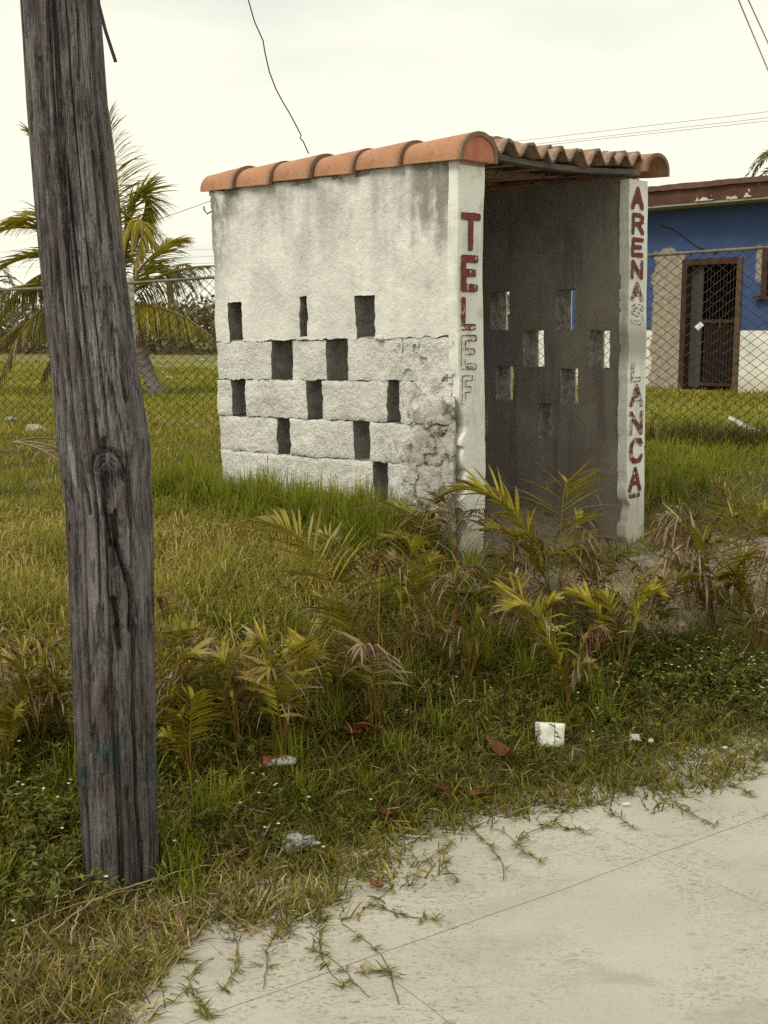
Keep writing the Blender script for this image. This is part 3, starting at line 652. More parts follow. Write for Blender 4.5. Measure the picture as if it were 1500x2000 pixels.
letter('A', 1.275, 1.382, 2.088, 2.200, 0.025, 0.6, 0.9, 11, yL, pr)
for i, (ch, v0, v1, z0, z1, fi, li) in enumerate((('R', 1.285, 1.392, 1.963, 2.072, .45, .8), ('E', 1.288, 1.390, 1.853, 1.95, .4, .8), ('N', 1.29, 1.395, 1.742, 1.84, .32, .7), ('A', 1.294, 1.402, 1.632, 1.73, -.02, .5),
        ('S', 1.298, 1.41, 1.512, 1.62, -.4, .25), ('L', 1.318, 1.402, 1.222, 1.318, -.12, .42), ('A', 1.315, 1.43, 1.092, 1.21, .12, .6), ('N', 1.318, 1.436, .945, 1.07, .2, .5), ('C', 1.326, 1.445, .795, .93, .28, .5), ('A', 1.325, 1.44, .645, .778, .35, .5), ('-', 1.333, 1.43, .53, .648, .3, .4))):
    letter(ch, v0, v1, z0, z1, 0.024 if i > 4 else 0.022, fi - .1, li - .15, 20 + i, yL, pr)

# roof: beam, boards, wavy tiles
V, F = sheet(T_ + 0.0, 1.32, 2.234, 2.258, 0.06, step=0.05, disp=0.004, seed=91)
V[:, 2] += 0.03 * (V[:, 0] - 0.15) / 1.2 - 0.022 * np.sin(np.clip((V[:, 0] - 0.15) / 1.2, 0, 1) * math.pi); V[:, 1] -= 0.045
roof = mk('roof', V, F, M_TIMBER, booth); roof['label'] = 'weathered board and wavy clay tiles over the opening'
V, F = box(T_ - 0.01, 1.29, 0.02, L_ - 0.02, 2.245, 2.262); V[:, 2] += 0.03 * V[:, 0]; mk('ceiling_board', V, F, M_RUST, roof)
def s_tile(wid, ln, amp, th, seed, over):
    n = 17; m = 7
    X = np.linspace(0, wid + over, n); Y = np.linspace(0, ln, m)
    gx_, gy_ = np.meshgrid(X, Y, indexing='ij')
    z = amp * np.cos(gx_ / wid * 2 * math.pi)
    P = np.stack([gx_.ravel(), gy_.ravel(), z.ravel()], 1); P[:, 2] += 0.003 * fbm(P + seed, 9, seed, 2)
    B = P.copy(); B[:, 2] -= th
    i, j = np.meshgrid(np.arange(n - 1), np.arange(m - 1), indexing='ij')
    f = np.stack([i * m + j, (i + 1) * m + j, (i + 1) * m + j + 1, i * m + j + 1], -1).reshape(-1, 4); N_ = n * m
    e = []
    for k in range(n - 1):
        a, b = k * m, (k + 1) * m; e.append((a, a + N_, b + N_, b)); a += m - 1; b += m - 1; e.append((a, b, b + N_, a + N_))
    for k in range(m - 1):
        e.append((k, k + 1, k + 1 + N_, k + N_)); a = (n - 1) * m + k; e.append((a, a + N_, a + 1 + N_, a + 1))
    return np.concatenate([P, B]), np.concatenate([f, f[:, ::-1] + N_, np.array(e)])
TW = 0.1235
tm_ = []
for k in range(4):
    V, F = s_tile(TW, 0.46, 0.024 + .003 * k, 0.013, 3 + k, 0.012); o = mk('roof_tile', V, F, M_TILE_OLD, roof, smooth_=False); tm_.append(o.data); bpy.data.objects.remove(o)
rt = np.random.default_rng(12)
for r_ in range(4):
    for k in range(10):
        o = bpy.data.objects.new('roof_tile', tm_[int(rt.integers(4))]); COL.objects.link(o); o.parent = roof
        x = T_ + 0.005 + k * TW; y = -0.085 + r_ * 0.445 + rt.uniform(-0.02, 0.02) * (r_ == 0)
        o.location = (x, y, 2.290 + 0.036 * x - 0.012 * r_ - 0.02 * math.sin(min(1, k / 9) * math.pi) + (0.014 if k == 4 else 0) + rt.uniform(-.007, .007))
        o.rotation_euler = (R(1.6) + rt.uniform(-.01, .01), R(-2.0) + rt.uniform(-.03, .03), rt.uniform(-.02, .02))
def barrel(ln, r0, r1, h, th, seed, n=18, m=9):
    """half round clay tile lying along +y, wider at y=0"""
    Y = np.linspace(0, ln, m); A = np.linspace(0, math.pi, n)
    def lay(dr):
        rr = (r0 + (r1 - r0) * Y / ln)[:, None]
        x = np.cos(A)[None, :] * (rr - dr); z = np.sin(A)[None, :] ** 0.85 * (rr * h - dr)
        P = np.stack([x.ravel(), np.repeat(Y, n), z.ravel()], 1); P += 0.0022 * np.stack([fbm(P + seed, 12, seed, 2), 0 * P[:, 0], fbm(P + seed, 12, seed + 3, 2)], 1)
        return P
    O, I = lay(0), lay(th); N_ = n * m
    i, j = np.meshgrid(np.arange(m - 1), np.arange(n - 1), indexing='ij')
    f = np.stack([i * n + j, i * n + j + 1, (i + 1) * n + j + 1, (i + 1) * n + j], -1).reshape(-1, 4)
    e = []
    for k in range(n - 1):
        e.append((k, k + N_, k + 1 + N_, k + 1)); a = (m - 1) * n + k; e.append((a, a + 1, a + 1 + N_, a + N_))
    for k in range(m - 1):
        a, b = k * n, (k + 1) * n; e.append((a, b, b + N_, a + N_)); a += n - 1; b += n - 1; e.append((b, a, a + N_, b + N_))
    return np.concatenate([O, I]), np.concatenate([f, f[:, ::-1] + N_, np.array(e)])
ys = [-0.075, 0.30, 0.605, 0.905, 1.215, 1.52]
for k, y0 in enumerate(ys):
    ln = (0.40 if k < 5 else 0.33) if k else 0.44
    V, F = barrel(ln, 0.121, 0.090, 1.04, 0.019, 30 + k)
    o = mk('ridge_tile', V, F, M_TILE, booth, smooth_=False)
    o.location = (0.079 + rt.uniform(-.004, .004), y0, 2.205 + 0.004 * (k % 2)); o.rotation_euler = (R(2.2), rt.uniform(-.02, .02), rt.uniform(-.012, .012))
    if k == 0: first = o
a = np.linspace(0, math.pi, 20); ring = np.stack([np.cos(a) * 0.106, np.full(20, -0.072), np.sin(a) ** .85 * 0.108], 1)
V = np.concatenate([ring, ring + np.array([0, .05, 0])]); F = [np.array([list(range(20))]), np.array([[k, k + 20, k + 21, k + 1] for k in range(19)] + [[19, 39, 20, 0]])]
o = mk('end_cap', V, F, M_CAP, booth); o.location = (0.079, 0, 2.207); o['label'] = 'rounded end of the ridge closed with red painted mortar'
# mortar bedding below the ridge
V, F = sheet(-0.03, L_ + 0.02, 2.195, 2.222, 0.15, step=0.03, disp=0.006, jit=0.008, seed=97); V[:, 1] += 0.004
mk('ridge_bedding', np.stack([V[:, 1], V[:, 0], V[:, 2]], 1), F, M_MORTAR, booth)
for k in range(5):
    V, F = barrel(0.44 if k == 0 else 0.40, 0.104, 0.085, 0.98, 0.018, 60 + k)
    o = mk('ridge_tile', V, F, M_TILE, booth, smooth_=False)
    o.location = (1.388, -0.11 + k * 0.36, 2.262 + 0.006 * (k % 2)); o.rotation_euler = (R(1.5), R(3), rt.uniform(-.015, .015))
V, F = barrel(0.36, 0.055, 0.048, 0.8, 0.013, 77)
o = mk('loose_tile', V, F, M_TILE_OLD, roof); o.location = (0.38, 0.10, 2.318); o.rotation_euler = (0, R(-1.5), R(-78))
for (x, y, z, r) in ((0.80, 0.25, 2.345, (.075, .05, .03)), (1.31, 0.22, 2.335, (.09, .05, .045)), (1.24, 0.12, 2.335, (.05, .04, .03)), (1.05, -.03, 2.325, (.03, .03, .025)), (1.30, 0.0, 2.27, (.05, .06, .02))):
    V, F = lump((x, y, z), r, int(x * 100)); mk('mortar_dab', V, F, M_MORTAR, roof)
V, F = tube([(0.01, 1.74, 2.12), (-0.02, 1.77, 2.10), (-0.03, 1.78, 2.12), (-0.025, 1.79, 2.14)], 0.004, 5); mk('bent_nail', V, F, M_CABLE, booth)

# ------------------------------------------------------------------ the weathered utility pole
pole_px = [(-260, 20, 172), (0, 38, 190), (200, 50, 205), (400, 66, 226), (550, 80, 243), (700, 96, 262), (870, 110, 289), (1000, 128, 294), (1200, 135, 297), (1400, 143, 300), (1600, 156, 304), (1750, 164, 307), (1800, 166, 309)]
cz = []; 
for py, a, b in pole_px:
    ym = 3.07; A = at_y(a, py, ym); B = at_y(b, py, ym); cz.append((A[2], (A[0] + B[0]) / 2, (B[0] - A[0]) / 2))
cz = np.array(cz)[::-1]
cz = np.vstack([[-0.15, cz[0, 1], cz[0, 2]], cz, [4.6, cz[-1, 1] - 0.24, cz[-1, 2] * 0.95]]); cz = cz[np.argsort(cz[:, 0])]
nth, nzp = 300, 640
Zp = np.concatenate([np.linspace(-0.12, 2.75, nzp - 20), np.linspace(2.78, 4.6, 20)])
cx_ = np.interp(Zp, cz[:, 0], cz[:, 1]); rr_ = np.interp(Zp, cz[:, 0], cz[:, 2])
kern = np.ones(9) / 9
cx_[4:-4] = np.convolve(cx_, kern, 'valid'); rr_[4:-4] = np.convolve(rr_, kern, 'valid')
th = np.arange(nth) / nth * 2 * math.pi
TH, ZZ = np.meshgrid(th, Zp)
RR = np.repeat(rr_[:, None], nth, 1)
Pn = np.stack([np.cos(TH).ravel() * 1.0, np.sin(TH).ravel() * 1.0, ZZ.ravel()], 1)
fine = fbm(Pn * np.array([1, 1, .06]), 18, 5, 4).reshape(TH.shape); med = fbm(Pn * np.array([1, 1, .35]), 3.2, 6, 3).reshape(TH.shape)
crk = fbm(Pn * np.array([1, 1, .05]), 11, 9, 3).reshape(TH.shape)
RR = RR * (1 + 0.012 * med) + 0.003 * fine - 0.011 * smooth(0.24, 0.40, crk)
def zpx(py): return at_y(220, py, 3.0)[2]
def thpx(px, py):          # angle on the visible side for a place across the pole
    z = zpx(py); x = at_y(px, py, 3.0)[0]; i = np.argmin(np.abs(Zp - z)); return -math.acos(np.clip((x - cx_[i]) / rr_[i], -1, 1))
def groove(pts, width, depth):
    global RR
    for (xa, ya), (xb, yb) in zip(pts[:-1], pts[1:]):
        za, zb = zpx(ya), zpx(yb); ta, tb = thpx(xa, ya), thpx(xb, yb)
        f_ = np.clip((ZZ - za) / (zb - za), 0, 1); inz = smooth(min(za, zb) - 0.012, min(za, zb), ZZ) * smooth(max(za, zb) + 0.012, max(za, zb), ZZ)
        tc_ = ta + (tb - ta) * f_ + 0.05 * (fbm(np.stack([ZZ.ravel(), 0 * ZZ.ravel(), 0 * ZZ.ravel() + xa], 1), 9, 3, 2).reshape(ZZ.shape))
        dt = np.abs((TH - 2 * math.pi * (TH > math.pi)) - tc_)
        RR = RR - depth * inz * np.exp(-(dt / width) ** 2)
groove([(262, 1230), (260, 1430), (266, 1560), (276, 1740)], 0.040, 0.0320)
groove([(226, 1010), (233, 1070), (250, 1130), (258, 1165), (256, 1230)], 0.068, 0.0480)
groove([(222, 1170), (232, 1225), (236, 1265)], 0.080, 0.0320)
groove([(200, 935), (206, 1000), (216, 1060), (226, 1100)], 0.040, 0.0256)
groove([(160, 905), (170, 960), (176, 1000)], 0.036, 0.0208)
groove([(205, 860), (208, 900)], 0.056, 0.0224)
groove([(228, 1000), (236, 1050)], 0.024, 0.0224)
groove([(150, 20), (152, 150)], 0.024, 0.0192); groove([(120, 200), (128, 400), (140, 520)], 0.024, 0.0160); groove([(180, 300), (196, 470)], 0.024, 0.0160)
kx, kz = thpx(212, 925), zpx(925)
tt = TH - 2 * math.pi * (TH > math.pi)
below = ZZ < kz
dk = np.sqrt(((tt - kx) / np.where(below, .26, .30)) ** 2 + ((ZZ - kz) / np.where(below, .16, .05)) ** 2)
up_ = smooth(kz - .05, kz + .01, ZZ)
wob_ = .18 * fbm(Pn, 6, 61, 2).reshape(TH.shape); dk = dk + wob_
RR = RR + 0.012 * np.exp(-(dk / 0.95) ** 4) * (.3 + .7 * up_) + 0.007 * np.sin(dk * 26) * np.exp(-(dk / 1.2) ** 2) * up_ - 0.020 * np.exp(-((dk - 1.28) / .14) ** 2) * up_ - .026 * np.exp(-(((tt - kx + .02) / .09) ** 2 + ((ZZ - kz + .035) / .05) ** 2))
dk2 = np.sqrt(((tt - thpx(286, 945)) / 0.22) ** 2 + ((ZZ - zpx(945)) / 0.03) ** 2); RR = RR - 0.012 * np.exp(-dk2 ** 2)
RR = RR - 0.006 * smooth(.25, .45, fbm(Pn, 9, 31, 3).reshape(TH.shape)) * (ZZ < 1.6)
Vx = cx_[:, None] + RR * np.cos(TH); Vy = 3.09 + RR * np.sin(TH) * 0.98
V = np.stack([Vx.ravel(), Vy.ravel(), ZZ.ravel()], 1)
i, j = np.meshgrid(np.arange(nzp - 1), np.arange(nth), indexing='ij')
F = np.stack([i * nth + j, i * nth + (j + 1) % nth, (i + 1) * nth + (j + 1) % nth, (i + 1) * nth + j], -1).reshape(-1, 4)
pole = mk('utility_pole', V, [F, np.array([[(nzp - 1) * nth + k for k in range(nth)]])], M_POLE)
tag(pole, 'leaning weathered grey wooden pole with knot and split beside the road', 'utility pole')

# loose cable ends and wires
V, F = tube([at_y(178, -120, 3.0), at_y(192, 5, 3.0), at_y(206, 60, 3.0), at_y(226, 121, 3.0)], 0.0045, 6)
tag(mk('cable_end', V, F, M_CABLE), 'short dark cable end hanging beside the top of the wooden pole', 'cable')
wp = [(470, -260), (478, -100), (485, 0), (497, 42), (514, 80), (517, 100), (526, 140), (538, 172), (550, 195), (566, 222), (581, 250), (588, 264), (586, 270), (592, 276), (597, 287), (603, 300)]
Pw = np.array([at_y(a, b, 6.15 - 0.9 * (i == 0) * 0 - 0.0) for i, (a, b) in enumerate(wp)])
V, F = tube(Pw, 0.0035, 6); tag(mk('service_wire', V, F, M_CABLE), 'kinked black wire dropping from above onto the booth ridge tiles', 'wire')
def cable(p0, p1, Y0, Y1, sag, r, label, group=None, n=24):
    A = at_y(*p0, Y0); B = at_y(*p1, Y1); t = np.linspace(0, 1, n)[:, None]
    P = A + (B - A) * t; P[:, 2] -= sag * 4 * (t * (1 - t))[:, 0]
    V, F = tube(P, r, 4); o = mk('power_line', V, F, M_FARCABLE); tag(o, label, 'power line', 'overhead power lines')
cable((1405, -90), (1545, 245), 16, 22, 0.0, 0.010, 'left one of two cables crossing the top right corner of the sky')
cable((1425, -80), (1560, 215), 16, 22, 0.0, 0.010, 'right one of two cables crossing the top right corner of the sky')
for k, (y0, y1, wd) in enumerate(((292, 212, 'topmost'), (301, 224, 'middle'), (303, 231, 'lowest'))):
    cable((700, y0 + 20), (1620, y1 - 8), 60, 42, 0.0, 0.011, wd + ' of three thin cables above the blue house roof')
cable((-60, 520), (520, 350), 60, 50, 0.4, 0.017, 'thin cable rising across the sky beside the coconut palm')
for k, y0 in enumerate((478, 492, 505)):
    cable((-60, y0 + 14), (540, y0), 90, 90, 0.3, 0.014, ('topmost', 'middle', 'lowest')[k] + ' of three faint cables low over the far scrub')

# ------------------------------------------------------------------ the blue house
H0 = at_y(1325, 757, 18.8); HB = 0.57; H0[2] = HB
house = empty('blue_house', tuple(H0), math.atan2(-BU[1], -BU[0]))
tag(house, 'low blue and white house with brown roof edge behind the chain link fence', 'house')
Hs = -BU
def hs_(px, py, off=0.0):      # along-wall and height of a pixel on the facade
    n = BV; r = ray(px, py); t = np.dot(H0[:2] - off * BV - EYE[:2], n) / np.dot(r[:2], n); q_ = EYE + r * t
    return float(np.dot(q_[:2] - H0[:2], Hs)), float(q_[2] - HB)
dx1 = hs_(1441, 757)[0]; dtop = hs_(1380, 505)[1]
wx0 = hs_(1496, 480)[0]; wz1 = hs_(1497, 478)[1]; wz0 = hs_(1497, 578)[1]
zb = hs_(1300, 645)[1]; zr = hs_(1370, 398, 0.45)[1]
HL0, HL1 = -3.2, 8.5
WH = zr + 0.02
V, F = sheet(HL0, HL1, -0.3, WH, 0.18, holes=[(0.0, dx1, -0.3, dtop), (wx0 + .02, wx0 + 1.3, wz0, wz1)], step=0.12, disp=0.004, seed=120)
hw = mk('wall', V, F, M_HOUSE, house)
# scale paint boundary: the material is written for a dado at 0.93 m
for n_ in M_HOUSE.node_tree.nodes:
    if n_.type == 'MAP_RANGE' and abs(n_.inputs[1].default_value - 0.925) < 1e-4: n_.inputs[1].default_value = zb - 0.005; n_.inputs[2].default_value = zb + 0.005
for nm, (a, b, c_, d_) in (('end_wall', (HL0, HL0 + .18, 0.19, 6.0)), ('end_wall', (HL1 - .18, HL1, 0.19, 6.0)), ('rear_wall', (HL0 + .19, HL1 - .19, 5.8, 5.98))):
    V, F = box(a, b, c_, d_, -0.3, WH); mk(nm, V, F, M_HOUSE, house)
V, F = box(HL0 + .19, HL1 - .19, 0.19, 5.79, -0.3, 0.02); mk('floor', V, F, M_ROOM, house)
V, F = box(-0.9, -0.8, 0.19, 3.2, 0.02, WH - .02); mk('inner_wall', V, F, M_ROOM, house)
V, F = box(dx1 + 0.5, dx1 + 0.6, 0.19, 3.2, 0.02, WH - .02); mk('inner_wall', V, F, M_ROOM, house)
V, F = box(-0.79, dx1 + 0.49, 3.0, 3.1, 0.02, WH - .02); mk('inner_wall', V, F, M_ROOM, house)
V, F = sheet(HL0 - 0.35, HL1 + 0.4, WH + 0.012, WH + 0.21, 0.1, step=0.2, disp=0.008, seed=130); V[:, 1] -= 0.45
hr = mk('roof', V, F, M_FASCIA, house)
V, F = box(HL0 - 0.35, HL1 + 0.4, -0.34, 6.4, WH + 0.02, WH + 0.2); mk('roof_slab', V, F, M_SOFFIT, hr)
V, F = sheet(HL0 - 0.36, HL1 + 0.41, WH + 0.213, WH + 0.29, 0.5, step=0.1, disp=0.012, jit=0.012, seed=131); V[:, 1] -= 0.50; mk('roof_edge', V, F, M_ROOFEDGE, hr)
V, F = sheet(HL0 - 0.34, HL1 + 0.39, WH - 0.02, WH + 0.01, 0.44, step=0.3, disp=0.003, seed=132); V[:, 1] -= 0.44; mk('soffit_board', V, F, M_SOFFIT, hr)
for (px, py, rx, rz) in ((1378, 394, .085, .055), (1460, 385, .04, .05), (1260, 405, .03, .045), (1272, 406, .02, .025), (1362, 394, .02, .035), (1422, 389, .012, .015)):
    s_, z_ = hs_(px, py, .45); n = 14; a = np.arange(n) / n * 2 * math.pi; rr = 1 + 0.25 * np.sin(a * 3 + px) + 0.15 * np.sin(a * 5)
    V = np.stack([s_ + rx * 1.4 * rr * np.cos(a), np.full(n, -0.466), np.clip(z_ + rz * rr * np.sin(a), WH + .02, WH + .205)], 1); V2 = V.copy(); V2[:, 1] += .012
    mk('peeled_patch', np.concatenate([V, V2]), [np.array([list(range(n))]), np.array([[k, (k + 1) % n, n + (k + 1) % n, n + k] for k in range(n)])], M_POST, hr)
dr = empty('door', parent=house)
def hb(nm, a, m, par=None): V, F = box(*a); return mk(nm, V, F, m, par or dr)
hb('door_frame', (0.0, 0.09, -0.02, 0.16, 0.0, dtop), M_RUST); hb('door_frame', (dx1 - .09, dx1 - .002, -0.02, 0.16, 0.0, dtop), M_DFRAME); hb('door_frame', (0.092, dx1 - .092, -0.02, 0.14, dtop - .09, dtop), M_RUST)
hb('door_panel', (0.10, 0.24, 0.10, 0.13, 0.02, dtop - .10), M_DGREY); hb('door_panel', (0.245, 0.33, 0.06, 0.09, 0.02, dtop - .10), M_DGREY)
hb('cross_bar', (0.34, dx1 - .10, 0.05, 0.08, 1.0, 1.05), M_RUST); hb('cross_bar', (0.34, dx1 - .10, 0.05, 0.08, 0.05, 0.10), M_RUST)
nb = 9
for k in range(nb):
    x = 0.40 + (dx1 - .58) * k / (nb - 1); V, F = tube([(x, 0.066, 0.11), (x, 0.066, dtop - .10)], 0.009, 5); mk('bar', V, F, M_ROOM, dr)
hb('kick_plate', (0.36, dx1 - .11, 0.085, 0.095, 0.11, 0.99), M_ROOM)
V, F = tube([(dx1 - .36, 0.04, .92), (dx1 - .36, 0.03, 1.06)], 0.012, 5); mk('bolt', V, F, M_DFRAME, dr)
wn = empty('window', parent=house)
for a in ((wx0 - .03, wx0 + .06, -0.04, 0.05, wz0, wz1), (wx0 + 1.24, wx0 + 1.33, -0.04, 0.05, wz0, wz1), (wx0 + .06, wx0 + 1.24, -0.04, 0.05, wz1 - .08, wz1), (wx0 - .12, wx0 + 1.42, -0.10, 0.06, wz0 - .05, wz0 - .002)):
    hb('frame', a, M_RUST, wn)
for k in range(6): hb('louvre', (wx0 + .065, wx0 + 1.235, 0.0, 0.03, wz0 + .03 + k * (wz1 - wz0 - .12) / 6, wz0 + .02 + (k + .85) * (wz1 - wz0 - .12) / 6), M_RUST, wn)
wl = [hs_(*p_) for p_ in ((1290, 440), (1318, 450), (1340, 466), (1362, 482), (1385, 490), (1400, 494))]
V, F = tube([(a, -0.014, b) for a, b in wl], 0.008, 4); mk('wall_cable', V, F, M_CABLE, house)

# ------------------------------------------------------------------ chain link fence
FP = np.array([2.516, 9.6]); FD = np.array([.948, -.318]); FN = np.array([.318, .948])   # towards the right it comes nearer
def fence_uz(px, py, ):
    n = FN; r = ray(px, py); t = np.dot(FP - EYE[:2], n) / np.dot(r[:2], n); q_ = EYE + r * t
    return float(np.dot(q_[:2] - FP, FD)), float(q_[2])
fence = empty('chain_link_fence', (FP[0], FP[1], 0), math.atan2(FD[1], FD[0]))
tag(fence, 'rusty chain link fence with top rail running behind the booth', 'fence')
f0 = fence_uz(-160, 570)[0]; f1 = fence_uz(1640, 490)[0]
def ftop(u_): return 2.075 + .031 * u_ + 0.012 * np.sin(u_ * 1.3) + 0.012 * np.sin(u_ * .45 + 1)
dw, dh = 0.098, 0.078
g = Geo(); k = 0; u_ = f0
rf = np.random.default_rng(6)
while u_ < f1:
    zt = ftop(u_) + 0.02; x_, y_ = FP + FD * u_; z0 = float(ground_z(np.array(x_), np.array(y_))) - 0.05
    nseg = int((zt - z0) / (dh / 2)); zs = zt - np.arange(nseg + 1) * (dh / 2)
    jit = 0.006 * vnoise(np.stack([zs * 3, zs * 0 + u_ * 1.7, zs * 0], 1), 1, 4) + 0.02 * vnoise(np.stack([zs, zs * 0 + u_ * .5, zs * 0], 1), 1, 5)
    zz = zs + 0.012 * vnoise(np.stack([zs * 0 + u_, zs, zs * 0], 1), 1.2, 7)
    alt = (np.arange(nseg + 1) % 2) * 1.0
    P = np.stack([u_ + jit + alt * dw / 2 * (1 if k % 2 == 0 else 1), 0.006 * np.cos(np.arange(nseg + 1) * math.pi) + 0.03 * vnoise(np.stack([zs, zs * 0 + u_, zs * 0], 1), .8, 8), zz], 1)
    if k % 2: P[:, 0] = u_ + jit - alt * dw / 2 + dw / 2
    V, F = tube(P, 0.0042, 3, cap=False); g.add(V, F[0]); u_ += dw / 2; k += 1
ms = g.build('wire_mesh', M_WIRE, fence); ms['kind'] = 'stuff'
us = np.linspace(f0, f1, 160)
V, F = tube(np.stack([us, 0 * us, ftop(us)], 1), 0.0135, 7); mk('top_rail', V, F, M_PIPE, fence)
pu = fence_uz(236, 560)[0]
for q_ in np.arange(pu - 6, f1 + .5, 3.05):
    pass
for q_ in [pu, pu + 3.1, pu + 6.2]:
    x_, y_ = FP + FD * q_; z0 = float(ground_z(np.array(x_), np.array(y_)))
    V, F = sheet(q_ - 0.06, q_ + 0.06, z0 - 0.3, ftop(q_) + .06, 0.11, step=0.03, disp=0.006, jit=0.008, rnd=0.012, seed=int(q_ * 10) % 50); V[:, 1] += 0.022
    mk('post', V, F, M_POST, fence)

# ------------------------------------------------------------------ palms
def bez(pts, n):
    P = np.array(pts, float); t = np.linspace(0, 1, n)[:, None]
    if len(P) == 3: return (1 - t) ** 2 * P[0] + 2 * t * (1 - t) * P[1] + t ** 2 * P[2]
    return (1 - t) ** 3 * P[0] + 3 * t * (1 - t) ** 2 * P[1] + 3 * t ** 2 * (1 - t) * P[2] + t ** 3 * P[3]
def lerp(a, b, t): return np.asarray(a) * (1 - t) + np.asarray(b) * t
def frond(curve, petiole, n, Lmax, wd, droop, rad, colr, tipc, stemc, dry, rng, fwd=0.75, lift=0.25, seg=3, tipfrac=1.0):
    """one feathered palm leaf: a tapering stalk and two rows of leaflets"""
    g = Geo(); m = len(curve)
    V, F = tube(curve, np.linspace(rad, rad * 0.25, m), 5)
    g.add(V, F, np.asarray(stemc) * np.linspace(0.9, 1.15, len(V))[:, None])
    T = norm(np.gradient(curve, axis=0))
    t = np.repeat(np.linspace(petiole, 0.995, n), 2) + rng.uniform(-.25, .25, 2 * n) * (1 - petiole) / n
    t = np.clip(t, 0, 1); k = t * (m - 1); i0 = np.clip(k.astype(int), 0, m - 2); f_ = (k - i0)[:, None]
    P = curve[i0] * (1 - f_) + curve[i0 + 1] * f_; TT = norm(T[i0] * (1 - f_) + T[i0 + 1] * f_)
    S = norm(np.cross(TT, np.array([0, 0, 1.0])) + 1e-3); Nn = np.cross(S, TT)
    sg = np.tile([1.0, -1.0], n)[:, None]
    rel = (t - petiole) / (1 - petiole)
    fw = (fwd * (0.6 + 1.0 * rel ** 2) + rng.normal(0, .07, 2 * n))[:, None]
    D = norm(TT * fw + S * sg * (1 - 0.35 * rel[:, None]) + Nn * (lift + rng.normal(0, .12, 2 * n))[:, None])
    L = Lmax * (0.55 + 0.45 * np.sin(np.clip(rel * 1.1 + 0.12, 0, 1) * math.pi)) * rng.uniform(.85, 1.1, 2 * n) * (1 - 0.35 * rel ** 3)
    dr_ = np.clip(dry + rng.normal(0, .22, 2 * n) + 0.25 * rel * (dry > .15), 0, 1)[:, None]
    pale = np.array([0.36, 0.30, 0.225]); rus = np.array([0.12, 0.04, 0.026])
    mixd = np.where(rng.random((2 * n, 1)) < .45, pale, rus)
    jc = rng.uniform(.75, 1.25, (2 * n, 1))
    c0 = lerp(np.asarray(colr) * jc, mixd, (dr_ > .62) * .8); cm = lerp(np.asarray(colr) * jc * 1.05, mixd, np.clip(dr_ * 1.7 - .5, 0, 1)); c1 = lerp(np.asarray(colr) * jc, lerp(np.asarray(tipc), mixd, (dr_ > .4) * 1.0), np.clip(tipfrac * (.35 + dr_ * 2.2) * rng.uniform(.3, 1.3, (2 * n, 1)), 0, 1))
    dd = droop * rng.uniform(.5, 1.5, 2 * n) + 1.6 * (dr_[:, 0] > .6)
    prof = [.35, 1, .75, 0] if seg == 3 else [.35, 1, .9, .5, 0]
    V, F, C = strips(P, D, L, np.full(2 * n, wd) * rng.uniform(.75, 1.2, 2 * n) * np.where(dr_[:, 0] > .6, .55, 1), dd, seg, prof, c0, c1, twist=sg[:, 0] * rng.uniform(.25, .9, 2 * n), cmid=cm)
    g.add(V, F, C)
    return g
# coconut palm beyond the fence
rp = np.random.default_rng(3)
YP = 17.0
base = at_y(312, 786, YP); base[2] = float(ground_z(np.array(base[0]), np.array(base[1]))) - 0.05
crown = at_y(236, 590, YP)
tp = [base, at_y(293, 738, YP), at_y(276, 695, YP), at_y(263, 648, YP), crown]
palm = empty('coconut_palm', tuple(base)); tag(palm, 'leaning coconut palm with spreading fronds behind the wooden pole', 'palm tree')
tp = np.array(tp); tt_ = np.linspace(0, 4, 40); tc3 = np.stack([np.interp(tt_, np.arange(5), tp[:, k]) for k in range(3)], 1)
for k in range(3): tc3[3:-3, k] = np.convolve(tc3[:, k], np.ones(7) / 7, 'valid')
rad = np.interp(tt_, [0, .3, 1, 3, 4], [.13, .11, .10, .095, .11]); rad = rad * (1 + .035 * np.sin(np.arange(40) * 2.1))
V, F = tube(tc3, rad, 14); mk('trunk', V - base, F, M_BARK, palm)
fr = [  # control and end pixels, depth offsets, dryness
 ((240, 430), (225, 330), (213, 222), -.3, 0.0), ((190, 430), (130, 330), (62, 262), .4, 0.0), ((150, 470), (80, 420), (-10, 455), .2, 0), ((160, 500), (60, 455), (-40, 560), -.5, 0.05),
 ((228, 380), (300, 330), (285, 440), .3, .05), ((236, 400), (310, 380), (262, 520), -.6, .25), ((285, 545), (345, 515), (440, 520), .2, .22), ((300, 595), (360, 600), (435, 680), -.3, .22),
 ((150, 560), (60, 560), (0, 740), -.3, .5), ((150, 410), (60, 390), (-40, 480), -.4, 0), ((140, 500), (60, 500), (-20, 650), .6, .1), ((130, 600), (70, 600), (-30, 690), .9, .3), ((255, 600), (275, 620), (268, 670), -.4, .9), ((225, 600), (240, 640), (232, 690), .2, .9), ((262, 590), (300, 590), (310, 650), .4, .85), ((120, 540), (30, 540), (-80, 610), .3, .12), ((200, 450), (185, 330), (150, 250), 1.0, 0), ((260, 540), (300, 480), (350, 470), 1.2, .1), ((190, 640), (120, 640), (80, 740), .6, .6)]
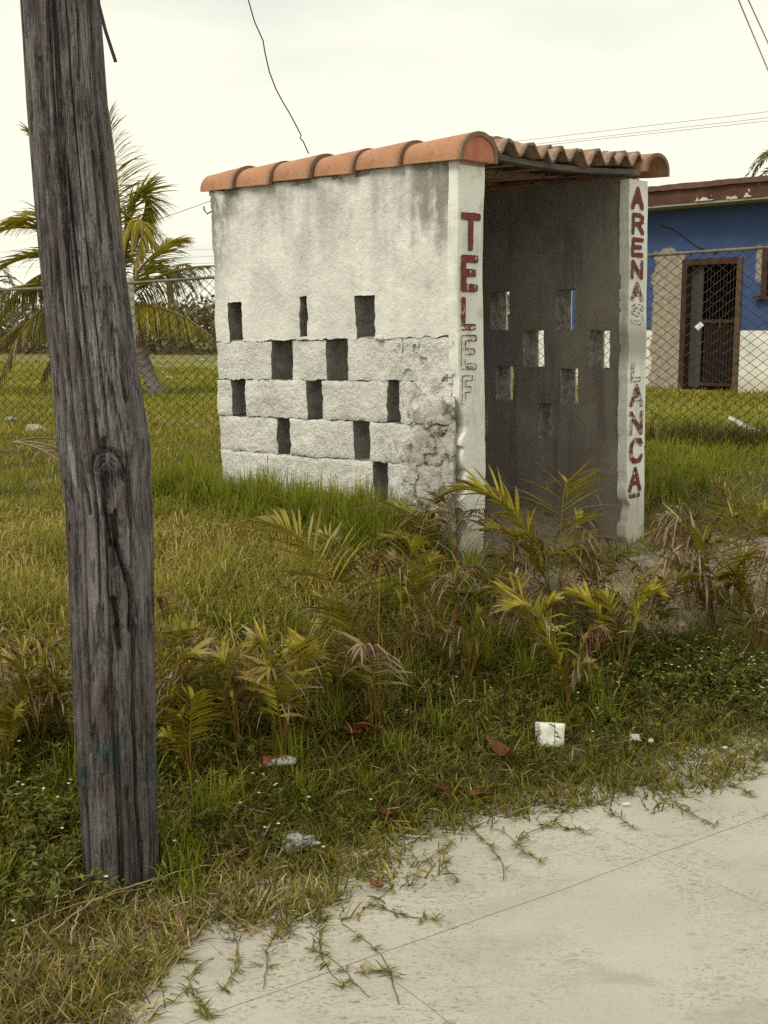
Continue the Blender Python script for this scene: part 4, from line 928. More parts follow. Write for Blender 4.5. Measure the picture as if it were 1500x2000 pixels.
for (a, b, c_, dz, dry) in fr:
    cv = bez([crown, at_y(*a, YP + dz * .4), at_y(*b, YP + dz * .8), at_y(*c_, YP + dz)], 26)
    L = np.linalg.norm(np.diff(cv, axis=0), axis=1).sum()
    hang = c_[1] > b[1] and dry > .08
    gg = frond(cv - base, 0.14, 82, 0.30 if dry > .8 else (0.62 if hang else 0.78), 0.032, 2.4 if hang else .85, 0.035, lerp((.21, .20, .02), (.34, .295, .03), rp.random()), (.22, .16, .03), (.30, .22, .05), dry, rp, fwd=.9, lift=-.3 if hang else .3, seg=4, tipfrac=.6)
    gg.build('frond', M_FROND, palm)
# a second palm far behind the house and small ones on the skyline
def far_palm(px, py, Y, h, n, label, seed):
    rg = np.random.default_rng(seed); c_ = at_y(px, py, Y); b = c_.copy(); b[2] = 0.5
    pm_ = empty('distant_palm', tuple(b)); tag(pm_, label, 'palm tree')
    V, F = tube(np.array([b, lerp(b, c_, .5) + [.1, 0, 0], c_]) - b, [.2, .15, .13], 8); mk('trunk', V, F, M_BARK, pm_)
    for k in range(n):
        az = k / n * 2 * math.pi + rg.uniform(-.2, .2); up = rg.uniform(.1, .9); dv = np.array([math.cos(az), math.sin(az), 0]); l = h * rg.uniform(.8, 1.1)
        cv = bez([c_, c_ + dv * l * .5 + [0, 0, l * up], c_ + dv * l + [0, 0, l * (up - .75)]], 14) - b
        frond(cv, .15, 26, h * .28, .07, .8, .03, (.075, .085, .02), (.16, .13, .03), (.2, .16, .05), .05, rg, seg=3).build('frond', M_FROND, pm_)
far_palm(1560, 345, 40, 2.0, 9, 'feathery palm top showing above the brown roof edge at the far right', 1)
far_palm(330, 545, 48, 1.6, 9, 'small distant palm on the skyline between the pole and the booth', 2)
far_palm(-30, 560, 60, 2.2, 9, 'small distant palm on the skyline at the left edge', 4)

# young areca palms along the verge
GREEN = ((.245, .22, .018), (.33, .28, .022), (.205, .195, .02), (.40, .36, .03))
PL = [  # base pixel, fronds (tip pixel, depth offset, dryness), colour, label
 ((738, 1432), [(482, 1022, .25, .3), (745, 1095, .10, .85), (612, 1190, 0, .35), (655, 1180, .2, .2)], 0, 'tall young palm arching left with brown tipped leaflets, above the rust red leaf clump'),
 ((372, 1536), [(378, 1368, 0, 0), (312, 1440, .05, 0), (345, 1400, .1, 0)], 3, 'bright yellow green palm seedling fan just right of the pole base'),
 ((468, 1476), [(330, 1240, .15, .35), (420, 1290, .05, .2), (398, 1345, 0, .2), (520, 1330, .1, .1)], 1, 'young palm with leaning fronds between the bright seedling fan and the crushed can'),
 ((548, 1492), [(497, 1262, 0, .15), (588, 1262, .05, .1), (622, 1285, 0, .35), (455, 1320, .05, .5)], 1, 'bushy young palm with dark brown tips rising behind the crushed can'),
 ((655, 1406), [(570, 1265, .0, .1), (600, 1215, .2, .3), (625, 1290, 0, 0), (690, 1240, .2, .5)], 3, 'small yellow green palm just left of the tall arching palm'),
 ((793, 1305), [(770, 1105, 0, .1), (806, 1075, .05, .1), (862, 1095, .1, .2), (850, 1000, .2, .8)], 0, 'slender young palm on thin orange stems below the crumbling booth corner'),
 ((916, 1355), [(868, 1130, 0, .75), (940, 1205, .05, .2), (852, 1235, 0, .5), (905, 1160, .1, .4)], 2, 'young palm with withered grey top below the left white pillar'),
 ((1086, 1215), [(886, 958, .1, .15), (925, 1035, 0, .3), (1110, 945, .1, .2), (1150, 1010, .05, .6), (1010, 1045, .1, .5)], 1, 'large young palm with fronds crossing the foot of the left pillar'),
 ((1108, 1392), [(950, 1150, .1, .35), (1050, 1262, 0, .1), (1182, 1228, 0, .75), (1085, 1290, .05, 0), (1155, 1300, 0, .2)], 1, 'broad young palm with withered tips behind the white foam block'),
 ((1216, 1335), [(1288, 1160, 0, 0), (1170, 1165, .05, .1), (1095, 1160, .1, .2), (1250, 1130, .1, .3)], 3, 'bright yellow palm with upright feathered fronds in front of the right pillar'),
 ((1165, 1212), [(1128, 1075, 0, .3), (1218, 1085, 0, .6), (1085, 1085, .1, .5), (1178, 1050, .1, .8)], 2, 'ragged dry young palm at the foot of the dark booth opening'),
 ((1275, 1288), [(1240, 1108, .1, .75), (1322, 1085, 0, .6), (1352, 1130, .05, .3), (1300, 1140, 0, .5)], 2, 'brown tipped young palm right beside the bright yellow upright palm'),
 ((1396, 1268), [(1280, 1008, .0, .75), (1356, 1055, .05, .3), (1440, 1010, .1, .4), (1478, 1090, 0, .1), (1330, 1100, 0, .8)], 2, 'palm with curled white dead leaflets to the right of the right pillar'),
 ((1484, 1292), [(1440, 1105, .1, .5), (1530, 1050, 0, .6), (1505, 1120, .1, .2), (1410, 1140, 0, .3)], 0, 'brownish young palm at the right picture edge above the flowering weeds'),
 ((1442, 1185), [(1410, 955, .2, .35), (1465, 985, .3, .5), (1375, 1010, .2, .6), (1510, 1000, .1, .3)], 0, 'farthest young palm at right, thin fronds against the bright grass'),
 ((22, 1505), [(-12, 1245, 0, .75), (62, 1330, .05, .2), (-70, 1330, 0, .3), (30, 1390, .0, .1)], 1, 'young palm with bleached leaflets at the left picture edge'),
 ((76, 1472), [(138, 1225, .1, .75), (15, 1300, 0, .3), (112, 1262, .05, .5), (-20, 1390, 0, .1), (140, 1340, 0, .4)], 1, 'reddish brown tipped palm just left of the wooden pole'),
 ((150, 1490), [(215, 1290, 0, .3), (88, 1352, 0, .3), (180, 1320, .1, .2)], 0, 'young palm half hidden behind the wooden pole'),
 ((985, 1205), [(905, 1120, 0, .3), (1012, 1070, 0, .5), (958, 1085, .1, .8), (940, 1140, 0, .6)], 2, 'low dry palm tuft at the base of the left white pillar'),
 ((1040, 1295), [(958, 1158, .1, .4), (1095, 1175, 0, .2), (1022, 1180, .05, .4)], 1, 'young palm in the middle of the row before the booth opening'),
 ((312, 1440), [(304, 1168, .1, .85), (398, 1280, 0, .4), (355, 1235, .1, .3), (430, 1310, .05, .2)], 1, 'palm with one bleached dead spike right against the pole'),
 ((884, 1120), [(718, 985, .2, .3), (800, 1010, .1, .4), (742, 1050, 0, .2), (862, 965, .1, .8)], 0, 'young palm leaning left against the crumbling corner of the booth wall'),
 ((1345, 1190), [(1290, 1070, .1, .8), (1390, 1060, .1, .5), (1330, 1030, .2, .7)], 2, 'withered low palm between the right pillar and the far palm'),
 ((700, 1250), [(605, 1050, .1, .2), (740, 1080, .1, .3), (670, 1110, .1, .1)], 0, 'dark green young palm in the long grass before the block wall'),
]
for pi, ((bx_, by_), fl_, ci, lab) in enumerate(PL):
    rg = np.random.default_rng(200 + pi); b = on_ground(bx_, by_)
    e = empty('young_palm', tuple(b)); tag(e, lab, 'palm', 'young palms along the verge')
    ext = []
    for k in range(3 if bx_ > 1250 else 1):
        h_ = rg.uniform(90, 210); ext.append((bx_ + rg.normal(0, 75), by_ - h_, rg.uniform(-.12, .2), rg.choice([.1, .35, .6, .9])))
    for (tx, ty, dy, dry) in fl_ + ext:
        tip = at_y(tx, ty, b[1] + dy + rg.uniform(-.05, .05)); rel = tip - b; H = max(rel[2], .12)
        st = np.array([rg.uniform(-.02, .02), rg.uniform(-.02, .02), -.02])
        c1_ = np.array([rel[0] * .12, rel[1] * .2, H * .62]); c2_ = np.array([rel[0] * .5, rel[1] * .6, H * 1.12])
        cv = bez([st, c1_, c2_, rel], 22); L = np.linalg.norm(np.diff(cv, axis=0), axis=1).sum()
        col_ = lerp(GREEN[ci], GREEN[int(rg.integers(4))], .35)
        frond(cv, .26 + .12 * rg.random(), int(17 + L * 19), L * rg.uniform(.34, .46), .0105 + .0045 * rg.random(), .45, .0028 + .0015 * L, col_, (.15, .055, .02), lerp((.30, .17, .03), (.20, .17, .03), rg.random()), min(1, dry + .06), rg, fwd=.8, lift=.15, seg=3, tipfrac=1.15).build('frond', M_FROND, e)
    for k in range(2):      # bare orange leaf stalks
        az = rg.uniform(0, 6.28); h_ = rg.uniform(.12, .3); cv = bez([(0, 0, -.02), (0, 0, h_ * .6), (math.cos(az) * h_ * .3, math.sin(az) * h_ * .3, h_)], 8)
        V, F = tube(cv, np.linspace(.004, .0015, 8), 5); mk('stalk', V, F, M_FROND, e, cols=np.tile(np.array([.28, .15, .03]), (len(V), 1)))

# ------------------------------------------------------------------ grass, weeds and far scrub
def polar(n, r0, r1, rng, a0=-25, a1=25, power=1.0):
    u_ = rng.random(n)
    r = r0 * (r1 / r0) ** u_ if power == 1.0 else r0 + (r1 - r0) * u_
    a = R(a0) + R(a1 - a0) * rng.random(n)
    return r * np.sin(a), r * np.cos(a)
def clear(x, y):
    bv, bu = booth_uv(x, y)
    inb = (bv > -0.01) & (bv < 1.53) & (bu > -0.03) & (bu < 1.80)
    inp = (x + 0.70) ** 2 + (y - 3.09) ** 2 < 0.085 ** 2
    return ~(inb | inp)
def n2(x, y, sc, seed): return fbm(np.stack([x, y, 0 * x], 1), sc, seed, 3)
def blades(name, x, y, h, wd, lean, droop, c0, c1, mat, label, seg=3, prof=(.7, 1, .7, 0), rng=RNG, lift=0.0):
    N = len(x); z = ground_z(x, y) - 0.008 + lift
    az = rng.random(N) * 2 * math.pi
    D = np.stack([np.cos(az) * np.sin(lean), np.sin(az) * np.sin(lean), np.cos(lean)], 1)
    V, F, C = strips(np.stack([x, y, z], 1), D, h, wd, droop, seg, list(prof), c0, c1, twist=rng.uniform(-.9, .9, N), rng=rng)
    o = mk(name, V, F, mat, cols=C); tag(o, label, None, kind='stuff'); return o
def pick(pal, n, rng, p=None, jit=.25):
    pal = np.array(pal); i = rng.choice(len(pal), n, p=p); return pal[i] * rng.uniform(1 - jit, 1 + jit, (n, 1))

rg = np.random.default_rng(77)
# 1 creeping grass of the verge, lying flat and half dry
x, y = polar(210000, 2.25, 5.4, rg, -26, 27)
d = road_d(x, y); nn_ = n2(x, y, 2.6, 41); nf = n2(x, y, 9, 42)
edge = -0.07 - .06 * np.exp(-((road_s(x, y) - .2) / .35) ** 2) + .10 * smooth(1.2, 1.9, road_s(x, y)) - .10 * smooth(.15, -.35, road_s(x, y)) + 0.16 * nn_ + 0.20 * nf + 0.24 * np.exp(-((road_s(x, y) - 1.05) / .5) ** 2)
dens = smooth(-0.02, 0.11, d - edge) * smooth(1.5, 0.9, d) * (1 - .75 * bare_mask(x, y) * (d > .6)) * (0.45 + .55 * smooth(-.2, .25, nf + .25))
k = (rg.random(len(x)) < dens) & clear(x, y); x, y, d = x[k], y[k], d[k]
n = len(x); dry = np.clip(.28 - .22 * smooth(.3, -.3, road_s(x, y)) + .9 * n2(x, y, 1.4, 43) - .25 * smooth(.3, .9, d), .08, .48)
isd = rg.random(n) < dry
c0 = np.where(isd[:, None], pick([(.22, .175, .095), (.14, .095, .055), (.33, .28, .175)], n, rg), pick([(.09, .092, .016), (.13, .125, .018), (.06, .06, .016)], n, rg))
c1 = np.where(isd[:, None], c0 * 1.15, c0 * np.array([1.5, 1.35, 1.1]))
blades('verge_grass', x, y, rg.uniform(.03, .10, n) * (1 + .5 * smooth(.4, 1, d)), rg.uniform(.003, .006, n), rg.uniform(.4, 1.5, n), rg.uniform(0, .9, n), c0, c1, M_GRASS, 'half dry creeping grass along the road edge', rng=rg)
# 2 lawn between verge and booth
x, y = polar(230000, 3.3, 11.5, rg, -25, 25)
d = road_d(x, y); bv, bu = booth_uv(x, y)
dens = smooth(.45, .9, d) * (1 - .93 * bare_mask(x, y)) * (0.55 + .45 * smooth(-.3, .2, n2(x, y, 5, 45)))
k = (rg.random(len(x)) < dens) & clear(x, y); x, y, d, bv, bu = x[k], y[k], d[k], bv[k], bu[k]; n = len(x)
hn = n2(x, y, 1.1, 46); lush = smooth(-.85, -.15, bv) * smooth(1.0, .1, bv) * smooth(-.15, .5, bu) * smooth(2.8, 1.9, bu) + smooth(1.3, 1.7, bv) * smooth(.1, .9, bu) * smooth(4.2, 3.0, bu)
lush = np.clip(lush, 0, 1)
yel = np.clip(.42 + .8 * hn - .6 * lush, 0.05, .8); isd = rg.random(n) < yel * .5
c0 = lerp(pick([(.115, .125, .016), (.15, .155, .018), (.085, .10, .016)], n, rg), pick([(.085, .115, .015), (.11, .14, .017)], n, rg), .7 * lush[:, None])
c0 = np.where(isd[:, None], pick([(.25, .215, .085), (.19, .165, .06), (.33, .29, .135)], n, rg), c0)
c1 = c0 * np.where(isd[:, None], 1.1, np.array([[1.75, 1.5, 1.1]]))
far_ = smooth(6.5, 11, y)
cl_ = n2(x, y, 4.2, 88)
h = rg.uniform(.04, .13, n) * (1 + .35 * hn) * (.85 + .9 * cl_) * (1 - .45 * smooth(1.75, 1.3, d) * smooth(-.6, 0, x)) * (1 - .35 * far_) + lush * rg.uniform(.02, .10, n)
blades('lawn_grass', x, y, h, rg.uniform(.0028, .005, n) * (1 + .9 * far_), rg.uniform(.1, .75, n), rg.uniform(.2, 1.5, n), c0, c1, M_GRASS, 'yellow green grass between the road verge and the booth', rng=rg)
# 3 curled dry seed stalks in the lawn
x, y = polar(64000, 3.6, 9.0, rg, -22, 22)
d = road_d(x, y); bv, bu = booth_uv(x, y)
dens = smooth(.7, 1.1, d) * smooth(.2, -.35, bv) * (1 - bare_mask(x, y)) * smooth(-.2, .25, n2(x, y, .9, 48) + .2) * smooth(3.4, 2.2, bu)
k = (rg.random(len(x)) < dens) & clear(x, y); x, y = x[k], y[k]; n = len(x)
c0 = pick([(.20, .17, .045), (.15, .135, .03)], n, rg); c1 = pick([(.55, .46, .21), (.45, .37, .15), (.40, .30, .17)], n, rg)
blades('seed_stalks', x, y, rg.uniform(.15, .27, n), rg.uniform(.0032, .0055, n), rg.uniform(.05, .6, n), rg.uniform(2.6, 5.5, n), c0, c1, M_GRASS, 'curled straw coloured seed stalks over the lawn', seg=5, prof=(1, 1, 1, 1, 1, 0), rng=rg)
# 4 taller bright tufts against the booth wall and right of it
cl = []
for k in range(190):
    if k < 105: v_, u_ = -abs(rg.normal(0.02, .16)) - .01, rg.uniform(.15, 2.0)
    elif k < 165: v_, u_ = rg.uniform(1.56, 2.6), rg.uniform(.2, 2.6)
    else: v_, u_ = rg.uniform(-.3, .0), rg.uniform(-.4, .9)
    cl.append((*(BN + BV * v_ + BU * u_), rg.uniform(.12, .28) * (1.15 if k < 40 else 1)))
for k in range(46):
    v_, u_ = -rg.uniform(.03, .28), rg.uniform(.12, .85); cl.append((*(BN + BV * v_ + BU * u_), rg.uniform(.20, .34)))
for k in range(22):
    a_ = rg.uniform(-.35, 3.5); r_ = rg.uniform(.12, .18); cl.append((-.70 + r_ * math.cos(a_), 3.09 + r_ * math.sin(a_), rg.uniform(.05, .15)))
for k in range(90):
    sx_ = rg.uniform(-1.0, 2.4); dd_ = rg.uniform(.5, 1.45); xx_, yy_ = sd_to_xy(sx_, dd_)
    if bare_mask(np.array([xx_]), np.array([yy_]))[0] < .4: cl.append((xx_, yy_, rg.uniform(.08, .24)))
cl = np.array(cl); m = 60
x = np.repeat(cl[:, 0], m) + rg.normal(0, .028, len(cl) * m); y = np.repeat(cl[:, 1], m) + rg.normal(0, .028, len(cl) * m); h = np.repeat(cl[:, 2], m) * rg.uniform(.45, 1.1, len(cl) * m)
k = clear(x, y); x, y, h = x[k], y[k], h[k]; n = len(x)
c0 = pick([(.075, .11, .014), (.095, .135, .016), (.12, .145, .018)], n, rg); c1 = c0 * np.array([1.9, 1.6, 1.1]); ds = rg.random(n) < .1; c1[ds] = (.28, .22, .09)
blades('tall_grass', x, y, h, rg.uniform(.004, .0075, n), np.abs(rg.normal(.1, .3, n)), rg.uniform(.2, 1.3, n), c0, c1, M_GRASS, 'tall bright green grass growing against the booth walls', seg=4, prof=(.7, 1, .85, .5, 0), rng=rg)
# 5 yard grass behind the fence
x, y = polar(110000, 7.5, 34, rg, -24, 24)
dens = smooth(9.0, 11.5, y) * (.4 + .6 * smooth(-.3, .2, n2(x, y, 1.2, 51)))
hx = (x - H0[0]) * BV[0] + (y - H0[1]) * BV[1]
k = (rg.random(len(x)) < dens) & (hx < -.03); x, y = x[k], y[k]; n = len(x)
yl = np.clip(.45 + .9 * n2(x, y, .45, 52), 0, 1)[:, None]
c0 = lerp(pick([(.105, .125, .014), (.135, .15, .016)], n, rg), pick([(.23, .21, .032), (.28, .235, .065)], n, rg), yl * (rg.random((n, 1)) < .7)); c1 = c0 * np.array([1.35, 1.25, 1.0])
fs_ = smooth(9, 26, y)
ffd = np.abs((x - FP[0]) * FN[0] + (y - FP[1]) * FN[1])
blades('yard_grass', x, y, rg.uniform(.05, .12, n) * (1 + .2 * fs_) * (1 + 2.0 * np.exp(-(ffd / .3) ** 2) * (x > 1)), rg.uniform(.008, .014, n) * (1 + 1.3 * fs_), rg.uniform(.1, .8, n), rg.uniform(.2, 1.2, n), c0, c1, M_GRASS, 'mown yellow green yard grass behind the fence', seg=2, prof=(1, .8, 0), rng=rg)
# dark tangled clump at the foot of the fence on the right and at the house foot
u1, z1 = fence_uz(1400, 900)
q0 = FP + FD * u1
x = q0[0] + FD[0] * rg.normal(0, .45, 2600) - FN[0] * rg.uniform(-.05, .35, 2600); y = q0[1] + FD[1] * rg.normal(0, .45, 2600) - FN[1] * rg.uniform(-.05, .35, 2600); n = len(x)
c0 = pick([(.03, .028, .012), (.05, .04, .018), (.045, .055, .012)], n, rg)
blades('fence_weeds', x, y, rg.uniform(.1, .32, n), rg.uniform(.006, .012, n), rg.uniform(.2, 1.2, n), rg.uniform(.2, 1.4, n), c0, c0 * np.array([1.7, 1.4, 1.3]), M_GRASS, 'dark tangled weeds at the foot of the fence', rng=rg)
# 6 low broadleaf weeds with white flowers
def weeds(cx, cy, sx, sy, nst, seed, label):
    r = np.random.default_rng(seed); g = Geo(); fl_ = []
    x = cx + r.normal(0, sx, nst); y = cy + r.normal(0, sy, nst)
    k = (road_d(x, y) > .17 + .1 * r.random(nst)) & clear(x, y) & (y > 2.5); x, y = x[k], y[k]; z = ground_z(x, y); n = len(x)
    L = r.uniform(.05, .17, n); az = r.random(n) * 6.28; ln = r.uniform(.1, .8, n)
    D = np.stack([np.cos(az) * np.sin(ln), np.sin(az) * np.sin(ln), np.cos(ln)], 1)
    V, F, C = strips(np.stack([x, y, z], 1), D, L, np.full(n, .0025), np.full(n, .3), 3, [1, 1, .8, 0], np.tile([.06, .075, .018], (n, 1)), np.tile([.08, .10, .02], (n, 1))); g.add(V, F, C)
    m = 9; t = r.uniform(.25, 1.0, (n, m)); P = np.stack([x, y, z], 1)[:, None, :] + D[:, None, :] * (L[:, None] * t)[..., None]; P[..., 2] -= .12 * L[:, None] * t ** 2
    P = P.reshape(-1, 3); N = len(P); a2 = r.random(N) * 6.28; e2 = r.uniform(-.1, .8, N)
    D2 = np.stack([np.cos(a2) * np.cos(e2), np.sin(a2) * np.cos(e2), np.sin(e2)], 1)
    c0 = pick([(.06, .085, .018), (.08, .105, .02), (.045, .065, .018)], N, r)
    V, F, C = strips(P, D2, r.uniform(.014, .034, N), r.uniform(.005, .011, N), r.uniform(0, .9, N), 3, [.25, 1, .7, 0], c0, c0 * np.array([1.5, 1.35, 1.2]), twist=r.uniform(-.5, .5, N)); g.add(V, F, C)
    o = g.build('weed_patch', M_WEED); tag(o, label, None, kind='stuff')
    k = r.random(n) < .10; tip = np.stack([x, y, z], 1)[k] + D[k] * L[k][:, None] * 1.0; tip[:, 2] += .006
    g = Geo()
    for p_ in range(5):
        a = p_ * 1.257 + r.random(len(tip)) * .3; Dp = np.stack([np.cos(a), np.sin(a), 0 * a + .35], 1)
        V, F, C = strips(tip, Dp, np.full(len(tip), .0062), np.full(len(tip), .005), np.zeros(len(tip)), 2, [.4, 1, 0], np.ones((len(tip), 3)), np.ones((len(tip), 3))); g.add(V, F, C)
    o = g.build('weed_flowers', M_PETAL); tag(o, 'tiny white flowers on the ' + label, None, kind='stuff')
a = on_ground(70, 1590); weeds(a[0], a[1], .20, .30, 700, 1, 'low leafy weeds around the foot of the pole')
a = on_ground(1420, 1340); weeds(a[0], a[1], .38, .17, 1200, 2, 'low leafy weeds in front of the palms at the right')
a = on_ground(980, 1420); weeds(a[0], a[1], .50, .16, 220, 3, 'sparse leafy weeds around the foam block')
a = on_ground(420, 1600); weeds(a[0], a[1], .22, .22, 150, 4, 'sparse leafy weeds right of the pole foot')
# 7 grass runners creeping onto the concrete
g = Geo(); rr2 = np.random.default_rng(9)
runs = [((680, 1800), (790, 1960)), ((620, 1790), (660, 1930)), ((560, 1800), (500, 1930)), ((470, 1820), (440, 1930)), ((720, 1770), (850, 1800)), ((960, 1620), (1060, 1680)), ((930, 1590), (975, 1720)), ((1050, 1610), (1140, 1625)), ((1300, 1570), (1400, 1610)),
        ((1180, 1580), (1230, 1615)), ((880, 1640), (820, 1700)), ((860, 1660), (890, 1720)), ((600, 1850), (730, 1945)), ((420, 1870), (330, 1960)), ((300, 1880), (230, 1990)), ((1080, 1600), (1010, 1650)), ((380, 1930), (400, 1990)), ((760, 1730), (700, 1800)), ((1420, 1530), (1470, 1555)), ((690, 1900), (760, 1900))]
for (a, b) in runs:
    A = at_z(*a, .004); B = at_z(*b, .004); t = np.linspace(0, 1, 14)[:, None]; cv = A + (B - A) * t; sd2 = np.array([-(B - A)[1], (B - A)[0], 0])
    cv = cv + sd2 * (.05 * np.sin(t * 5 + rr2.random() * 6)) + rr2.normal(0, .002, cv.shape); cv[:, 2] = np.maximum(.004, ground_z(cv[:, 0], cv[:, 1]) + .004) + .004 * np.abs(np.sin(t[:, 0] * 9))
    V, F = tube(cv, .0013, 4); g.add(V, F, np.array([.16, .085, .05]))
    for k in range(1, 14, 2):
        if rr2.random() < .35: continue
        m = int(rr2.integers(4, 10)); az = rr2.random(m) * 6.28; el = rr2.uniform(.05, .7, m); D = np.stack([np.cos(az) * np.cos(el), np.sin(az) * np.cos(el), np.sin(el)], 1)
        c0 = pick([(.06, .08, .014), (.09, .10, .018), (.24, .19, .08)], m, rr2)
        V, F, C = strips(np.tile(cv[k], (m, 1)) + rr2.normal(0, .004, (m, 3)) * [1, 1, 0], D, rr2.uniform(.018, .046, m), rr2.uniform(.003, .0055, m), np.full(m, .5), 2, [.8, 1, 0], c0, c0 * 1.3); g.add(V, F, C)
tag(g.build('grass_runners', M_GRASS), 'thin grass runners creeping over the pale concrete', None, kind='stuff')
# 8 straw litter over the verge
N = 1300; x, y = polar(N * 3, 2.4, 4.7, rr2, -24, 26); d = road_d(x, y)
k = (d > .05 + .1 * rr2.random(len(d))) & (d < .95) & clear(x, y) & (rr2.random(len(x)) < .35 + .65 * smooth(-.1, .3, n2(x, y, 1.6, 61))); x, y = x[k][:N], y[k][:N]; n = len(x)
c0 = pick([(.40, .34, .20), (.30, .24, .13), (.22, .16, .10), (.48, .42, .29)], n, rr2)
blades('straw_litter', x, y, rr2.uniform(.03, .10, n), rr2.uniform(.0015, .0032, n), rr2.uniform(1.15, 1.55, n), rr2.uniform(-.2, .6, n), c0, c0 * .9, M_STRAW, 'dry straw stalks lying on the verge grass', seg=4, prof=(.6, 1, 1, .8, 0), rng=rr2, lift=.03)
g = Geo()     # long bleached stalks across the foot of the pole
for pts in ([(0, 1860), (120, 1820), (230, 1790), (320, 1752)], [(100, 1845), (180, 1805), (260, 1775), (330, 1745), (420, 1715)], [(310, 1750), (325, 1680), (360, 1620), (395, 1590)], [(375, 1480), (420, 1470), (460, 1485)], [(395, 1580), (440, 1600), (480, 1615), (470, 1640)],
            [(860, 1420), (910, 1400), (960, 1390)], [(1190, 1400), (1215, 1350), (1220, 1300)], [(700, 1280), (735, 1330), (770, 1390)], [(140, 1870), (158, 1820), (160, 1800)], [(800, 1250), (900, 1290), (1000, 1320)]):
    P = np.array([on_ground(*p_) for p_ in pts]); P[:, 2] += .035 + .03 * np.sin(np.linspace(0, math.pi, len(P)))
    tq = np.linspace(0, len(P) - 1, 16); cv = np.stack([np.interp(tq, np.arange(len(P)), P[:, c_]) for c_ in range(3)], 1) + rr2.normal(0, .003, (16, 3))
    V, F = tube(cv, np.linspace(.0028, .0012, 16), 5); g.add(V, F, np.array([.40, .31, .17]) * rr2.uniform(.7, 1.15))
tag(g.build('long_straw', M_STRAW), 'long bleached stalks lying across the foot of the pole and the palms', None, kind='stuff')
# 9 far scrub beyond the yard
N = 60000; rs = np.random.default_rng(15)
x = rs.uniform(-34, 40, N); yb = 42 + 14 * rs.random(N); top = 2.3 + 1.0 * fbm(np.stack([x, 0 * x, 0 * x], 1), .22, 71, 4) + .5 * fbm(np.stack([x, yb, 0 * x], 1), .9, 72, 2)
z = .3 + top * rs.random(N) ** .75; az = rs.random(N) * 6.28; el = rs.uniform(-.4, 1.2, N)
D = np.stack([np.cos(az) * np.cos(el), np.sin(az) * np.cos(el), np.sin(el)], 1)
cn_ = fbm(np.stack([x, yb, z], 1), .5, 73, 3)[:, None]
c0 = lerp(pick([(.10, .092, .035), (.085, .076, .03)], N, rs), pick([(.22, .175, .10), (.17, .14, .08)], N, rs), np.clip(.5 + cn_, 0, 1))
V, F, C = strips(np.stack([x, yb, z], 1), D, rs.uniform(.18, .42, N), rs.uniform(.08, .2, N), rs.uniform(0, .8, N), 2, [.5, 1, 0], c0, c0 * 1.3)
tag(mk('far_scrub', V, F, M_SCRUB, cols=C), 'low olive brown scrub along the far side of the yard', None, kind='stuff')

# ------------------------------------------------------------------ litter
def place(o, px, py, lift=0.0, rz=0.0, rx=0.0, ry=0.0):
    p_ = on_ground(px, py); p_[2] = max(p_[2], 0.0) + lift; o.location = tuple(p_); o.rotation_euler = (rx, ry, rz); return o
V, F = sheet(-.045, .045, -.04, .04, .06, step=.008, disp=.003, jit=.003, rnd=.008, seed=140, nscale=30)
o = place(mk('foam_block', V, F, M_FOAM), 1080, 1466, .055, R(12), R(-14), R(6)); tag(o, 'white broken foam block lying in the verge grass', 'foam block')
def crumple(name, px, py, r, m, label, cat, seed, lift=.012, group=None):
    V, F = lump((0, 0, 0), r, seed); V = V * (1 + .7 * fbm(V, 70, seed, 3))[:, None]
    o = place(mk(name, V, F, m), px, py, lift + r[2] * .6); tag(o, label, cat, group); return o
crumple('paper_scrap', 1241, 1452, (.024, .018, .014), M_PAPER, 'crumpled white scrap right of the foam block', 'litter', 1)
crumple('paper_scrap', 1270, 1456, (.012, .010, .008), M_PAPER, 'smaller white scrap beside the crumpled scrap', 'litter', 2)
crumple('paper_scrap', 1415, 1468, (.016, .008, .005), M_PAPER, 'thin white scrap near the road at the far right', 'litter', 3)
crumple('paper_scrap', 1168, 1398, (.022, .02, .012), M_PAPER, 'white scrap tangled in dry grass behind the foam block', 'litter', 4)
crumple('stone', 580, 1660, (.050, .034, .024), M_STONE, 'grey porous stone in the grass near the road edge', 'stone', 5, .006)
for k, (px, py, r, lab) in enumerate(((330, 740, .08, 'pale stone in the yard right of the palm trunk'), (18, 823, .07, 'pale stone behind the fence at the left edge'), (315, 718, .06, 'small pale stone beside the palm trunk'), (70, 845, .10, 'flat pale slab in the yard left of the pole'), (395, 705, .08, 'pale stone in the yard beside the booth wall'), (1300, 1085, .045, 'grey stone at the foot of the right pillar'), (1330, 1095, .03, 'small grey stone right of the right pillar'))):
    crumple('stone', px, py, (r, r * .7, r * .4), M_PSTONE, lab, 'stone', 20 + k, 0)
def dry_leaf(name, px, py, L, wd, curl, m, label, rz, seed, lift=.02, rx=0.0):
    n1, n2_ = 14, 5; t = np.linspace(0, 1, n1); s2 = np.linspace(-1, 1, n2_); T, S = np.meshgrid(t, s2, indexing='ij')
    wv = wd * np.sin(np.clip(T * .94 + .03, 0, 1) * math.pi) ** .7
    P = np.stack([(T - .5) * L, S * wv, curl * L * (T - .5) ** 2 * 2 + np.abs(S) ** 1.5 * wv * .7], -1).reshape(-1, 3); P[:, 2] += .004 * fbm(P + seed, 40, seed, 2)
    Q = P.copy(); Q[:, 2] -= .0015
    i, j = np.meshgrid(np.arange(n1 - 1), np.arange(n2_ - 1), indexing='ij'); f = np.stack([i * n2_ + j, (i + 1) * n2_ + j, (i + 1) * n2_ + j + 1, i * n2_ + j + 1], -1).reshape(-1, 4)
    o = place(mk(name, np.concatenate([P, Q]), [f, f[:, ::-1] + len(P)], m), px, py, lift, rz, rx); tag(o, label, 'dead leaf', 'dead leaves on the verge')
